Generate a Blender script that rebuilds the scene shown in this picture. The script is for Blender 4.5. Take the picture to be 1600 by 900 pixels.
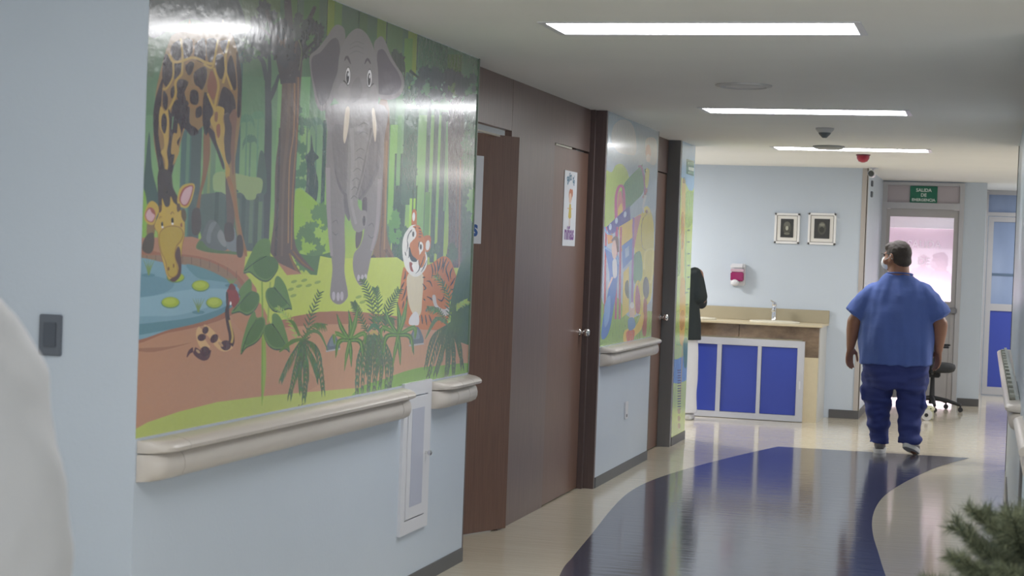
import bpy, bmesh, math, random
from mathutils import Vector, Matrix, noise
from math import sin, cos, pi, radians

for o in list(bpy.data.objects):
    bpy.data.objects.remove(o, do_unlink=True)
SC = bpy.context.scene
COL = SC.collection

# ------------------------------------------------------------------ camera
FPX = 2700.0            # focal length in pixels of the 1600 wide frame
EYE = 1.57              # eye height; corridor runs along +Y, floor is Z=0
CR = Matrix(((0.96226, -0.04100, 0.26900), (0.27000, 0.01100, -0.96300), (0.03600, 0.99900, 0.02200)))
_vp = Vector((756, 32, -FPX)).normalized()
_h = Vector((1, -0.0365, 0))
_z = _h.cross(_vp).normalized()
if _z.y < 0: _z = -_z
_x = _vp.cross(_z)
CR = Matrix((_x, _vp, _z))
cam_d = bpy.data.cameras.new('camera')
cam = bpy.data.objects.new('camera', cam_d)
COL.objects.link(cam)
cam.matrix_world = Matrix.Translation((0, 0, EYE)) @ CR.to_4x4()
cam_d.sensor_width = 36.0
cam_d.lens = FPX / 1600 * 36
cam_d.clip_start = 0.1
cam_d.dof.use_dof = True
cam_d.dof.focus_distance = 11.0
cam_d.dof.aperture_fstop = 6.3
SC.camera = cam

# ------------------------------------------------------------------ world, exposure
w = bpy.data.worlds.new('world'); SC.world = w
w.use_nodes = True
w.node_tree.nodes['Background'].inputs[0].default_value = (0.75, 0.85, 1.0, 1)
w.node_tree.nodes['Background'].inputs[1].default_value = 0.25
SC.view_settings.view_transform = 'Standard'
SC.view_settings.look = 'None'
SC.view_settings.gamma = 1.0
SC.view_settings.exposure = 0.18
FIX = 18.0               # emission strength of the ceiling diffusers

def area(name, loc, rot, sx, sy, power, col=(1, 1, 1)):
    d = bpy.data.lights.new(name, 'AREA'); d.shape = 'RECTANGLE'
    d.size = sx; d.size_y = sy; d.energy = power; d.color = col
    o = bpy.data.objects.new(name, d); COL.objects.link(o)
    o.location = loc; o.rotation_euler = rot
    return o
# daylight entering the bay outside the emergency exit, and hall lamps round the corners
area('daylight_outside_exit', (-0.85, 21.95, 0.55), (radians(105), 0, 0), 1.3, 0.5, 42, (1, 0.99, 1))
area('hall_lamp', (-4.6, 16.2, 2.49), (0, 0, 0), 1.2, 0.3, 95, (1, 0.96, 0.92))
area('hall_lamp', (1.5, 16.0, 2.49), (0, 0, 0), 1.2, 0.3, 68, (1, 0.96, 0.92))
area('hall_lamp', (1.3, 20.6, 2.49), (0, 0, 0), 1.2, 0.3, 45, (1, 0.95, 0.9))
area('washroom_lamp', (-3.7, 9.3, 2.45), (0, 0, 0), 0.6, 0.3, 40, (1, 0.97, 0.9))
area('side_fill_light', (2.85, 3.0, 1.35), (0, radians(108), 0), 1.9, 4.6, 60, (0.95, 0.98, 1))  # added fill from the unseen right side, lifts ceiling and walls
area('rear_fill_light', (-1.4, -2.0, 1.35), (radians(108), 0, 0), 4.6, 1.9, 55, (0.95, 0.98, 1))  # added fill behind the camera, brightens ceiling and near end face

# ------------------------------------------------------------------ geometry helpers
def ray(px, py):
    return CR @ Vector((px - 800, 450 - py, -FPX))
E0 = Vector((0, 0, EYE))
def onX(px, py, x): d = ray(px, py); return E0 + d * (x / d.x)
def onY(px, py, y): d = ray(px, py); return E0 + d * (y / d.y)
def onZ(px, py, z): d = ray(px, py); return E0 + d * ((z - EYE) / d.z)

def lin(c):
    c = c / 255.0
    return c / 12.92 if c <= 0.04045 else ((c + 0.055) / 1.055) ** 2.4
def rgb(r, g, b, k=1.0):
    return (min(1, lin(r) * k), min(1, lin(g) * k), min(1, lin(b) * k), 1)

MATS = {}
def mat(name, col, rough=0.5, metal=0.0, noise_amt=0.0, nscale=8.0, bump=0.0, bscale=40.0, emit=0.0,
        attr=False, spec=0.5, coat=0.0, coatr=0.08, trans=0.0, wood=None, stretch=(1, 1, 1), alpha=1.0):
    if name in MATS: return MATS[name]
    m = bpy.data.materials.new(name); m.use_nodes = True
    nt = m.node_tree; b = nt.nodes['Principled BSDF']
    b.inputs['Base Color'].default_value = col
    b.inputs['Roughness'].default_value = rough
    b.inputs['Metallic'].default_value = metal
    b.inputs['Specular IOR Level'].default_value = spec
    b.inputs['Coat Weight'].default_value = coat
    b.inputs['Coat Roughness'].default_value = coatr
    b.inputs['Transmission Weight'].default_value = trans
    b.inputs['Alpha'].default_value = alpha
    if emit:
        b.inputs['Emission Color'].default_value = col
        b.inputs['Emission Strength'].default_value = emit
    tc = nt.nodes.new('ShaderNodeTexCoord')
    mp = nt.nodes.new('ShaderNodeMapping'); mp.inputs['Scale'].default_value = stretch
    nt.links.new(tc.outputs['Object'], mp.inputs['Vector'])
    src = None
    if attr:
        a = nt.nodes.new('ShaderNodeAttribute'); a.attribute_name = 'Col'; src = a.outputs['Color']
    if wood:
        n = nt.nodes.new('ShaderNodeTexNoise'); n.inputs['Scale'].default_value = nscale
        n.inputs['Detail'].default_value = 6; n.inputs['Roughness'].default_value = 0.65
        nt.links.new(mp.outputs[0], n.inputs['Vector'])
        r = nt.nodes.new('ShaderNodeValToRGB')
        r.color_ramp.elements[0].position = 0.3; r.color_ramp.elements[0].color = col
        r.color_ramp.elements[1].position = 0.7; r.color_ramp.elements[1].color = wood
        nt.links.new(n.outputs['Fac'], r.inputs['Fac']); nt.links.new(r.outputs[0], b.inputs['Base Color'])
    elif noise_amt or attr:
        n = nt.nodes.new('ShaderNodeTexNoise'); n.inputs['Scale'].default_value = nscale
        n.inputs['Detail'].default_value = 4
        nt.links.new(mp.outputs[0], n.inputs['Vector'])
        mr = nt.nodes.new('ShaderNodeMapRange')
        mr.inputs['To Min'].default_value = 1 - noise_amt; mr.inputs['To Max'].default_value = 1 + noise_amt
        nt.links.new(n.outputs['Fac'], mr.inputs['Value'])
        vm = nt.nodes.new('ShaderNodeVectorMath'); vm.operation = 'SCALE'
        if src: nt.links.new(src, vm.inputs[0])
        else: vm.inputs[0].default_value = col[:3]
        nt.links.new(mr.outputs[0], vm.inputs['Scale'])
        nt.links.new(vm.outputs[0], b.inputs['Base Color'])
    if bump:
        n2 = nt.nodes.new('ShaderNodeTexNoise'); n2.inputs['Scale'].default_value = bscale
        n2.inputs['Detail'].default_value = 3
        nt.links.new(mp.outputs[0], n2.inputs['Vector'])
        bp = nt.nodes.new('ShaderNodeBump'); bp.inputs['Strength'].default_value = 1.0
        bp.inputs['Distance'].default_value = bump
        nt.links.new(n2.outputs['Fac'], bp.inputs['Height']); nt.links.new(bp.outputs[0], b.inputs['Normal'])
    MATS[name] = m
    return m

class MB:
    """collects shapes into one mesh"""
    def __init__(self): self.bm = bmesh.new()
    def box(self, x0, x1, y0, y1, z0, z1, bev=0.0):
        bm = self.bm
        vs = [bm.verts.new((x, y, z)) for x in (x0, x1) for y in (y0, y1) for z in (z0, z1)]
        F = [(0, 1, 3, 2), (4, 6, 7, 5), (0, 4, 5, 1), (2, 3, 7, 6), (0, 2, 6, 4), (1, 5, 7, 3)]
        fs = [bm.faces.new([vs[i] for i in f]) for f in F]
        if bev:
            es = {e for f in fs for e in f.edges}
            bmesh.ops.bevel(bm, geom=list(es), offset=bev, segments=2, affect='EDGES', clamp_overlap=True)
        return self
    def rings(self, rings, cap=True, close=False):
        bm = self.bm
        R = [[bm.verts.new(p) for p in r] for r in rings]
        n = len(R[0]); m = len(R)
        for i in range(m if close else m - 1):
            a, b = R[i], R[(i + 1) % m]
            for j in range(n):
                bm.faces.new((a[j], a[(j + 1) % n], b[(j + 1) % n], b[j]))
        if cap and not close:
            bm.faces.new(R[0][::-1]); bm.faces.new(R[-1])
        return self
    def tube(self, pts, rad, n=12, cap=True):
        pts = [Vector(p) for p in pts]
        if not hasattr(rad, '__len__'): rad = [rad] * len(pts)
        rings = []
        up = None
        for i, p in enumerate(pts):
            t = (pts[min(i + 1, len(pts) - 1)] - pts[max(i - 1, 0)]).normalized()
            if up is None:
                up = t.orthogonal().normalized()
            up = (up - t * up.dot(t)).normalized()
            s = t.cross(up)
            rings.append([p + (up * cos(2 * pi * k / n) + s * sin(2 * pi * k / n)) * rad[i] for k in range(n)])
        return self.rings(rings, cap)
    def lathe(self, prof, c=(0, 0, 0), axis='Z', n=24):
        c = Vector(c); rings = []
        for r, h in prof:
            ring = []
            for k in range(n):
                a = 2 * pi * k / n; u, v = max(r, 1e-4) * cos(a), max(r, 1e-4) * sin(a)
                d = {'Z': (u, v, h), 'Y': (u, h, v), 'X': (h, u, v)}[axis]
                ring.append(c + Vector(d))
            rings.append(ring)
        return self.rings(rings)
    def ell(self, c, r, rot=None, seg=16):
        M = Matrix.Translation(c) @ (rot.to_4x4() if rot else Matrix.Identity(4)) @ Matrix.Diagonal((r[0], r[1], r[2], 1))
        bmesh.ops.create_uvsphere(self.bm, u_segments=seg, v_segments=max(8, seg // 2), radius=1, matrix=M)
        return self
    def cap(self, p0, p1, r0, r1, n=14):
        p0, p1 = Vector(p0), Vector(p1)
        self.ell(p0, (r0, r0, r0), seg=n); self.ell(p1, (r1, r1, r1), seg=n)
        return self.tube([p0, p1], [r0, r1], n)
    def chain(self, pts, rad, n=14):
        for i in range(len(pts) - 1): self.cap(pts[i], pts[i + 1], rad[i], rad[i + 1], n)
        return self
    def data(self, name, smooth=False):
        bmesh.ops.recalc_face_normals(self.bm, faces=self.bm.faces[:])
        me = bpy.data.meshes.new(name); self.bm.to_mesh(me); self.bm.free()
        if smooth:
            me.polygons.foreach_set('use_smooth', [True] * len(me.polygons))
            try: me.set_sharp_from_angle(angle=radians(smooth if smooth is not True else 40))
            except Exception: pass
        return me
    def build(self, name, material, parent=None, smooth=False):
        return obj(name, self.data(name, smooth), material, parent)

def obj(name, me, material, parent=None):
    o = bpy.data.objects.new(name, me); COL.objects.link(o)
    if material and not me.materials: me.materials.append(material)
    if parent: o.parent = parent
    return o
def tag(o, label=None, cat=None, group=None, kind=None):
    if label: o['label'] = label
    if cat: o['category'] = cat
    if group: o['group'] = group
    if kind: o['kind'] = kind
    return o
def empty(name, loc, label, cat, group=None):
    o = bpy.data.objects.new(name, None); COL.objects.link(o); o.location = loc
    return tag(o, label, cat, group)
def rel(o):
    """give a child built in world coordinates its parent's inverse so both agree"""
    p = o.parent
    off = Vector((0, 0, 0))
    while p: off += p.location; p = p.parent
    o.data.transform(Matrix.Translation(-off))
    return o
def part(mb, name, material, parent, smooth=False, label=None):
    o = rel(mb.build(name, material, parent, smooth))
    if label: o['label'] = label
    return o
def structure(mb, name, material, smooth=False, label=None):
    o = mb.build(name, material, None, smooth); o['kind'] = 'structure'
    if label: o['label'] = label
    return o

def text_mesh(body, size, bold=0.0, align='CENTER', depth=0.0):
    c = bpy.data.curves.new('t', 'FONT'); c.body = body; c.size = size
    c.align_x = align; c.align_y = 'CENTER'; c.offset = bold; c.extrude = depth; c.resolution_u = 3
    o = bpy.data.objects.new('t', c); COL.objects.link(o)
    dg = bpy.context.evaluated_depsgraph_get(); dg.update()
    me = bpy.data.meshes.new_from_object(o.evaluated_get(dg))
    bpy.data.objects.remove(o, do_unlink=True)
    return me
def place_text(body, size, M, material, parent, bold=0.0, name='lettering', sx=1.0):
    me = text_mesh(body, size, bold)
    me.transform(M @ Matrix.Diagonal((sx, 1, 1, 1)))
    me.materials.clear()
    o = obj(name, me, material, parent)
    return rel(o)

# ------------------------------------------------------------------ materials
K = 1.45
M_wall = mat('pale_blue_wall_paint', rgb(167, 176, 187, K), 0.42, noise_amt=0.03, nscale=3, bump=0.0006, bscale=60)
M_ceil = mat('white_ceiling_paint', rgb(202, 202, 200, K), 0.8, noise_amt=0.03, nscale=2)
M_wood = mat('walnut_laminate', rgb(106, 88, 84), 0.34, wood=rgb(124, 104, 97), nscale=7, stretch=(14, 14, 0.5))
M_wood2 = mat('dark_walnut_laminate', rgb(88, 74, 74), 0.38, wood=rgb(102, 86, 84), nscale=7, stretch=(14, 14, 0.5))
M_grey = mat('grey_steel_laminate', rgb(120, 120, 122), 0.35, noise_amt=0.1, nscale=5, stretch=(6, 6, 0.4))
M_base = mat('charcoal_vinyl_skirting', rgb(88, 88, 90), 0.45, noise_amt=0.06)
M_floor = mat('cream_vinyl_floor', rgb(190, 182, 164, 1.25), 0.12, noise_amt=0.05, nscale=1.4, bump=0.0016, bscale=5.0, stretch=(0.8, 4.2, 1), coat=0.25)
M_inlay = mat('navy_flecked_vinyl_floor', rgb(82, 84, 102), 0.12, noise_amt=0.35, nscale=22, bump=0.0016, bscale=5.0, stretch=(0.8, 4.2, 1), coat=0.25)
M_rail = mat('cream_plastic_rail', rgb(182, 176, 170, 1.2), 0.3, noise_amt=0.02)
M_white = mat('white_painted_metal', rgb(205, 206, 212, 1.15), 0.35)
M_lilac = mat('pale_lilac_panel', rgb(176, 180, 196, 1.1), 0.3)
M_print = mat('glossy_printed_vinyl', (0.5, 0.5, 0.5, 1), 0.2, attr=True, noise_amt=0.02, nscale=3, bump=0.002, bscale=22, coat=0.7, coatr=0.13, spec=0.6)
M_chrome = mat('chrome', (0.75, 0.75, 0.77, 1), 0.12, metal=1.0)
M_alu = mat('brushed_aluminium', rgb(176, 176, 180, 1.1), 0.4, metal=0.25, noise_amt=0.03)
M_alu2 = mat('grey_door_panel', rgb(170, 167, 168, 1.1), 0.4, noise_amt=0.02)
M_blue = mat('royal_blue_panel', rgb(56, 74, 168), 0.3, noise_amt=0.02)
M_black = mat('black_plastic', rgb(40, 41, 45), 0.5)
M_paper = mat('white_sign_card', rgb(222, 224, 230), 0.45)
M_counter = mat('cream_stone_counter', rgb(196, 184, 156, 1.2), 0.3, noise_amt=0.04, nscale=20)
M_marble = mat('brown_marble_tile', rgb(84, 70, 60), 0.18, wood=rgb(150, 128, 104), nscale=3.5, stretch=(1, 1, 2))
M_ceramic = mat('white_ceramic', rgb(226, 222, 205), 0.12)
M_emit = mat('lit_diffuser', (1.0, 1.0, 1.0, 1), 0.5, emit=FIX)
# ------------------------------------------------------------------ setting
H = 2.515; XL = -2.52; XR = -2.62
LIGHTS = [(3.25, 1), (7.11, 1), (11.07, 1), (14.72, 1), (-0.6, 1)]
LX0, LX1, LD = -1.835, -0.58, 0.17

structure(MB().box(-7.2, 3.2, -2.2, 24.2, -0.1, 0), 'floor', M_floor)
# ceiling: slab cut away around every lamp housing
c = MB(); hx0, hx1 = LX0 - 0.03, LX1 + 0.03
c.box(-7.2, hx0, -2.2, 24.2, H, H + 0.1); c.box(hx1, 3.2, -2.2, 24.2, H, H + 0.1)
ys = sorted(l[0] for l in LIGHTS); y = -2.2
for ly in ys:
    c.box(hx0, hx1, y, ly - LD - 0.03, H, H + 0.1); y = ly + LD + 0.03
c.box(hx0, hx1, y, 24.2, H, H + 0.1)
structure(c, 'ceiling', M_ceil)
# windows added only to frame the fill lights, unseen, behind and beside the photographer
wf = MB()
for yy in (0.65, 2.2, 3.75, 5.3): wf.box(2.93, 3.0, yy, yy + 0.06, 0.4, 2.3)
wf.box(2.93, 3.0, 0.65, 5.36, 0.36, 0.42).box(2.93, 3.0, 0.65, 5.36, 2.28, 2.34)
structure(wf, 'fill_frame_1', mat('white_fill_frame', rgb(210, 210, 210), 0.4))
wf = MB()
for xx in (-3.75, -2.2, -0.65, 0.9): wf.box(xx, xx + 0.06, -2.2, -2.13, 0.4, 2.3)
wf.box(-3.75, 0.96, -2.2, -2.13, 0.36, 0.42).box(-3.75, 0.96, -2.2, -2.13, 2.28, 2.34)
structure(wf, 'fill_frame_2', MATS['white_fill_frame'])

# wall carrying the mural, its near end face and the two further stretches
structure(MB().box(XL - 0.2, XL, 4.79, 8.26, 0, H), 'wall_left', M_wall)
structure(MB().box(-5.2, XL - 0.2, 4.79, 4.95, 0, H), 'wall_left_return', M_wall)
structure(MB().box(XL - 0.2, XL, 11.24, 13.03, 0, H), 'wall_left_middle', M_wall)
structure(MB().box(XL - 0.2, XL, 14.06, 14.7, 0, H), 'wall_left_end', M_wall)
structure(MB().box(-7.2, XL - 0.2, 14.5, 14.7, 0, H), 'wall_hall_near', M_wall)
structure(MB().box(-7.4, -7.2, 14.5, 17.8, 0, H), 'wall_hall_left', M_wall)
structure(MB().box(-7.2, -1.27, 17.6, 17.8, 0, H), 'wall_back', M_wall)
structure(MB().box(-1.47, -1.27, 17.8, 20.3, 0, H), 'wall_back_return', M_wall)
structure(MB().box(-0.37, -0.13, 20.1, 20.3, 0, H), 'wall_exit_pier', M_wall)
structure(MB().box(-0.37, -0.175, 20.3, 22.2, 0, H), 'wall_exit_return', M_wall)
structure(MB().box(0.95, 3.2, 22.0, 22.2, 0, H), 'wall_far_right', M_wall)
structure(MB().box(3.0, 3.2, -2.2, 22.0, 0, H), 'wall_right_outer', M_wall)
structure(MB().box(-7.2, 3.2, -2.4, -2.2, 0, H), 'wall_behind', M_wall)
structure(MB().box(-5.2, -5.0, -2.2, 14.5, 0, H), 'wall_left_outer', M_wall)
structure(MB().box(-5.0, XL - 0.2, 11.3, 11.4, 0, H), 'wall_washroom', M_wall)
structure(MB().box(0.137, 0.3, 7.2, 13.93, 0, H), 'wall_right', mat('satin_pale_wall_paint', rgb(160, 172, 180, K), 0.3, noise_amt=0.02))
structure(MB().box(0.132, 0.145, 13.93, 13.95, 0, H), 'trim_1', M_base)
# bay outside the emergency exit
M_pink = mat('pink_wall_paint', rgb(206, 187, 196, 1.15), 0.7)
structure(MB().box(-2.5, -0.37, 22.4, 22.5, 0, 3.0), 'wall_outside_exit', M_pink)
structure(MB().box(-1.6, -1.5, 20.3, 22.4, 0, 3.0), 'wall_outside_exit_left', M_pink)
structure(MB().box(-1.27, -0.37, 20.1, 20.3, 2.5, H), 'wall_exit_head', M_wall)
structure(MB().box(-1.5, -0.37, 22.3, 22.4, 2.03, H), 'wall_outside_beam', M_ceil)

# skirting
bh = 0.07
structure(MB().box(XL, XL + 0.006, 4.79, 8.265, 0, bh), 'baseboard_left', M_base)
structure(MB().box(XL, XL + 0.006, 11.245, 13.03, 0, bh), 'baseboard_left_middle', M_base)
structure(MB().box(XL, XL + 0.006, 14.06, 14.705, 0, bh), 'baseboard_left_end', M_base)
structure(MB().box(-1.56, -1.264, 17.592, 17.6, 0, 0.085), 'baseboard_back', M_base)
structure(MB().box(-1.27, -1.264, 17.6, 20.1, 0, 0.085), 'baseboard_back_return', M_base)
structure(MB().box(-0.36, -0.124, 20.092, 20.1, 0, 0.085), 'baseboard_exit_pier', M_base)
structure(MB().box(0.130, 0.137, 7.2, 12.9, 0, 0.07), 'baseboard_right', M_base)
structure(MB().box(-5.0, XL - 0.0, 4.784, 4.79, 0, bh), 'baseboard_left_return', M_base)

# navy inlay let into the cream vinyl
def cr_closed(P, n=5):
    out = []; m = len(P)
    for i in range(m):
        p0, p1, p2, p3 = P[i - 1], P[i], P[(i + 1) % m], P[(i + 2) % m]
        for k in range(n):
            t = k / n
            out.append(tuple(0.5 * ((2 * p1[j]) + (-p0[j] + p2[j]) * t + (2 * p0[j] - 5 * p1[j] + 4 * p2[j] - p3[j]) * t * t + (-p0[j] + 3 * p1[j] - 3 * p2[j] + p3[j]) * t ** 3) for j in (0, 1)))
    return out
def cr_open(P, n=6):
    out = []; m = len(P)
    for i in range(m - 1):
        p0, p1, p2, p3 = P[max(i - 1, 0)], P[i], P[i + 1], P[min(i + 2, m - 1)]
        for k in range(n):
            t = k / n
            out.append(tuple(0.5 * ((2 * p1[j]) + (-p0[j] + p2[j]) * t + (2 * p0[j] - 5 * p1[j] + 4 * p2[j] - p3[j]) * t * t + (-p0[j] + 3 * p1[j] - 3 * p2[j] + p3[j]) * t ** 3) for j in range(len(p1))))
    out.append(tuple(P[-1])); return out
left = [(800, 1150), (838, 1000), (874, 900), (895, 870), (924, 835), (954, 797), (979, 772), (1008, 755), (1046, 740.7), (1104, 724), (1163, 709.3), (1215.5, 697.6)]
right = [(1515, 715.6), (1473, 727), (1443.7, 738.6), (1410, 755.4), (1385, 772), (1370.4, 789), (1363, 810), (1364, 835), (1372.5, 864), (1384, 900), (1415, 980), (1470, 1150)]
loop = cr_open(left) + cr_open(right)
bmx = MB(); vs = [bmx.bm.verts.new(onZ(x, y, 0.0012)) for x, y in loop]
bmx.bm.faces.new(vs)
structure(bmx, 'floor_inlay', M_inlay)

structure(MB().box(-1.32, -1.264, 17.592, 17.6, 0.085, H).box(-1.272, -1.262, 17.592, 17.66, 0.085, H), 'trim_13', mat('taupe_corner_guard', rgb(170, 164, 160, 1.2), 0.5))

# wooden alcove with the two washroom doors
PX0 = XR - 0.04
structure(MB().box(PX0, XR, 8.26, 9.256, 2.23, H), 'trim_2', M_wood, label='walnut panel above the open washroom door')
structure(MB().box(PX0, XR, 9.26, 10.235, 0, H).box(PX0, XR, 10.235, 11.2, 2.235, H), 'trim_3', M_wood, label='walnut panel between the two washroom doors')
structure(MB().box(PX0, XR, 8.26, 8.44, 0, 2.228), 'trim_4', M_wood)
structure(MB().box(PX0, XL + 0.001, 11.2, 11.238, 0, H).box(PX0, XR + 0.03, 11.165, 11.2, 0, H), 'trim_5', M_wood2, label='dark walnut jamb beside the girls washroom door')
structure(MB().box(PX0, XL + 0.001, 8.262, 8.275, 0, H), 'trim_6', M_wood2)
structure(MB().box(PX0 - 0.01, PX0, 8.44, 9.26, 2.19, 2.2), 'trim_7', mat('pale_door_lining', rgb(190, 182, 165), 0.5))
# third door, beyond the playground poster
structure(MB().box(PX0, XR, 13.03, 14.0, 2.242, H), 'trim_8', M_wood, label='walnut panel above the third door')
structure(MB().box(PX0, XL + 0.001, 13.99, 14.058, 0, H), 'trim_9', M_grey, label='grey steel jamb beside the height chart')
structure(MB().box(PX0, XL + 0.001, 13.032, 13.045, 0, H), 'trim_10', M_wood2)

def door_knob(parent, p, ax=1):
    part(MB().lathe([(0.026, 0), (0.026, 0.006), (0.011, 0.012), (0.010, 0.03), (0.024, 0.038), (0.029, 0.052), (0.025, 0.066), (0.012, 0.072)], p, 'X'), 'door_knob', M_chrome, parent, 50)

d = structure(MB().box(XR - 0.035, XR - 0.004, 10.245, 11.155, 0.008, 2.222), 'door_1', mat('walnut_door_leaf', rgb(108, 82, 72), 0.34, wood=rgb(126, 97, 84), nscale=7, stretch=(14, 14, 0.5)), label='closed walnut washroom door with the girls sign')
door_knob(d, (XR - 0.004, 11.075, 1.045))
structure(MB().box(XR - 0.12, XR - 0.10, 10.2, 11.2, 0.0, 2.25), 'trim_11', mat('lit_door_gap_lining', rgb(150, 142, 130), 0.6))
part(MB().box(XR - 0.004, XR + 0.004, 10.25, 10.66, 2.219, 2.231), 'door_gap_strip', mat('pale_gap_strip', rgb(205, 200, 185), 0.5), d)
d3 = structure(MB().box(XR - 0.035, XR - 0.004, 13.05, 13.985, 0.008, 2.232), 'door_3', MATS['walnut_door_leaf'], label='walnut door with chrome knob between poster and grey jamb')
door_knob(d3, (XR - 0.004, 13.90, 1.065))

# open washroom door: hinged on its far edge, swung into the room
fe = Vector((-2.592, 9.325, 0)); dv = (Vector((-2.74, 8.981, 0)) - fe).normalized(); nv = Vector((-dv.y, dv.x, 0))
if nv.x < 0: nv = -nv
Mleaf = Matrix((( dv.x, nv.x, 0, fe.x), (dv.y, nv.y, 0, fe.y), (0, 0, 1, 0), (0, 0, 0, 1)))
l = MB().box(0, 0.82, -0.04, 0, 0.008, 2.2); l.bm.transform(Mleaf)
d2 = structure(l, 'door_2', MATS['walnut_door_leaf'], label='walnut washroom door standing open with the boys sign')

def leaf_pt(px, py):
    r = ray(px, py); t = (fe - E0).dot(nv) / r.dot(nv); p = E0 + r * t
    return (p - fe).dot(dv), p.z

# signs on the washroom doors
TEAL = mat('teal_print', rgb(60, 120, 150), 0.4); PURP = mat('purple_print', rgb(120, 60, 140), 0.4)
NAVY = mat('navy_print', rgb(52, 92, 160), 0.4); SKINP = mat('peach_print', rgb(225, 190, 165), 0.4)
YEL = mat('yellow_print', rgb(205, 180, 60), 0.4); ORG = mat('ginger_print', rgb(190, 110, 70), 0.4); REDP = mat('red_print', rgb(190, 70, 60), 0.4)
def door_sign(M, W, Hh, word, wcol, label, hair, dress):
    """M maps sign plane (x right, y up, z out) to the world; origin at the sign centre"""
    root = empty('door_sign', M.translation, label, 'sign')
    b = MB().box(-W / 2, W / 2, -Hh / 2, Hh / 2, 0, 0.003); b.bm.transform(M)
    part(b, 'card', M_paper, root)
    txt = 'Baño de'; n = len(txt)
    for i, ch in enumerate(txt):
        if ch == ' ': continue
        a = (i - (n - 1) / 2) / n * 1.75
        L = Matrix.Translation((0.125 * sin(a), Hh * 0.27 + 0.11 * cos(a) - 0.035, 0.0036)) @ Matrix.Rotation(-a * 0.75, 4, 'Z')
        place_text(ch, 0.075, M @ L, TEAL, root, 0.0018, 'letter')
    place_text(word, 0.125, M @ Matrix.Translation((0, -Hh * 0.33, 0.0036)), wcol, root, 0.004, 'lettering')
    def disc(cx, cy, rx, ry, z, m, nm):
        q = MB(); v = [q.bm.verts.new((cx + rx * cos(2 * pi * k / 20), cy + ry * sin(2 * pi * k / 20), z)) for k in range(20)]
        q.bm.faces.new(v); q.bm.transform(M); part(q, nm, m, root)
    disc(0.0, 0.085, 0.045, 0.042, 0.0034, hair, 'printed_hair'); disc(0.04, 0.10, 0.022, 0.026, 0.0035, hair, 'printed_hair')
    disc(-0.005, 0.065, 0.034, 0.034, 0.0038, SKINP, 'printed_face')
    q = MB(); v = [q.bm.verts.new((x, y, 0.0040)) for x, y in ((-0.02, 0.03), (0.02, 0.03), (0.04, -0.055), (0, -0.065), (-0.04, -0.055))]
    q.bm.faces.new(v); q.bm.transform(M); part(q, 'printed_dress', dress, root)
    for bx_ in ((-0.016, -0.008, -0.115, -0.06), (0.012, 0.020, -0.115, -0.06), (-0.065, -0.02, -0.004, 0.004), (0.02, 0.065, -0.004, 0.004)):
        q = MB().box(*bx_, 0.003, 0.0036); q.bm.transform(M); part(q, 'printed_limb', SKINP, root)
    return root
MX = Matrix(((0, 0, 1, 0), (1, 0, 0, 0), (0, 1, 0, 0), (0, 0, 0, 1)))     # sign on a wall facing +X
door_sign(Matrix.Translation((XR - 0.0035, 10.682, 1.845)) @ MX, 0.33, 0.475, 'niñas', PURP,
          'white sign with purple lettering niñas on the closed walnut door', ORG, YEL)
u1, z1 = leaf_pt(755, 244); u2, z2 = leaf_pt(751, 381)
uc = (u1 + u2) / 2 + 0.165
ctr = Mleaf @ Vector((uc, 0.0005, (z1 + z2) / 2))
MS = Matrix(((-dv.x, 0, nv.x, ctr.x), (-dv.y, 0, nv.y, ctr.y), (0, 1, 0, ctr.z), (0, 0, 0, 1)))
door_sign(MS, 0.33, z1 - z2, 'niños', NAVY, 'white sign ending in a blue letter s on the open walnut door', mat('brown_print', rgb(110, 80, 60), 0.4), REDP)

# ------------------------------------------------------------------ exit door wall
YD = 20.1
f = MB()
f.box(-1.27, -1.22, YD - 0.03, YD + 0.06, 0, 2.5).box(-0.42, -0.37, YD - 0.03, YD + 0.06, 0, 2.5)
f.box(-1.22, -0.42, YD - 0.03, YD + 0.06, 2.465, 2.5).box(-1.22, -0.42, YD - 0.03, YD + 0.06, 2.2, 2.27)
s = structure(f, 'door_frame_exit', M_alu, label='grey metal frame of the emergency exit')
part(MB().box(-1.22, -0.42, YD, YD + 0.02, 2.27, 2.465), 'transom_panel', mat('pinkish_transom', rgb(176, 168, 174, 1.1), 0.4), s)
ds = MB()
ds.box(-1.2195, -1.18, YD - 0.01, YD + 0.035, 0.05, 2.195).box(-0.475, -0.4205, YD - 0.01, YD + 0.035, 0.05, 2.195)
ds.box(-1.18, -0.475, YD - 0.01, YD + 0.035, 2.11, 2.1995).box(-1.18, -0.475, YD - 0.01, YD + 0.035, 1.04, 1.165)
ds.box(-1.18, -0.475, YD, YD + 0.03, 0.05, 1.04)
de = structure(ds, 'door_4', M_alu2, label='grey emergency exit door with a bright glass upper half')
M_glass = mat('clear_glass', (0.97, 0.97, 1, 1), 0.02, trans=1.0)
part(MB().box(-1.18, -0.475, YD + 0.01, YD + 0.016, 1.165, 2.11), 'pane', M_glass, de)
part(MB().box(-1.1, -0.40, YD - 0.07, YD - 0.03, 1.035, 1.10, 0.01).box(-0.46, -0.43, YD - 0.03, YD, 1.05, 1.09).box(-1.08, -1.05, YD - 0.03, YD, 1.05, 1.09), 'push_bar', mat('grey_push_bar', rgb(130, 130, 136), 0.4), de, 40)
M_frost = mat('frosted_lettering', (0.98, 0.96, 1, 1), 0.35, trans=0.85)
MY = Matrix(((1, 0, 0, 0), (0, 0, -1, 0), (0, 1, 0, 0), (0, 0, 0, 1)))     # facing -Y
for t_, z_, s_ in (('SALIDA', 1.80, 0.115), ('DE', 1.61, 0.115)):
    place_text(t_, s_, Matrix.Translation((-0.79, YD + 0.006, z_)) @ MY, M_frost, de, 0.002)
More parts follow.
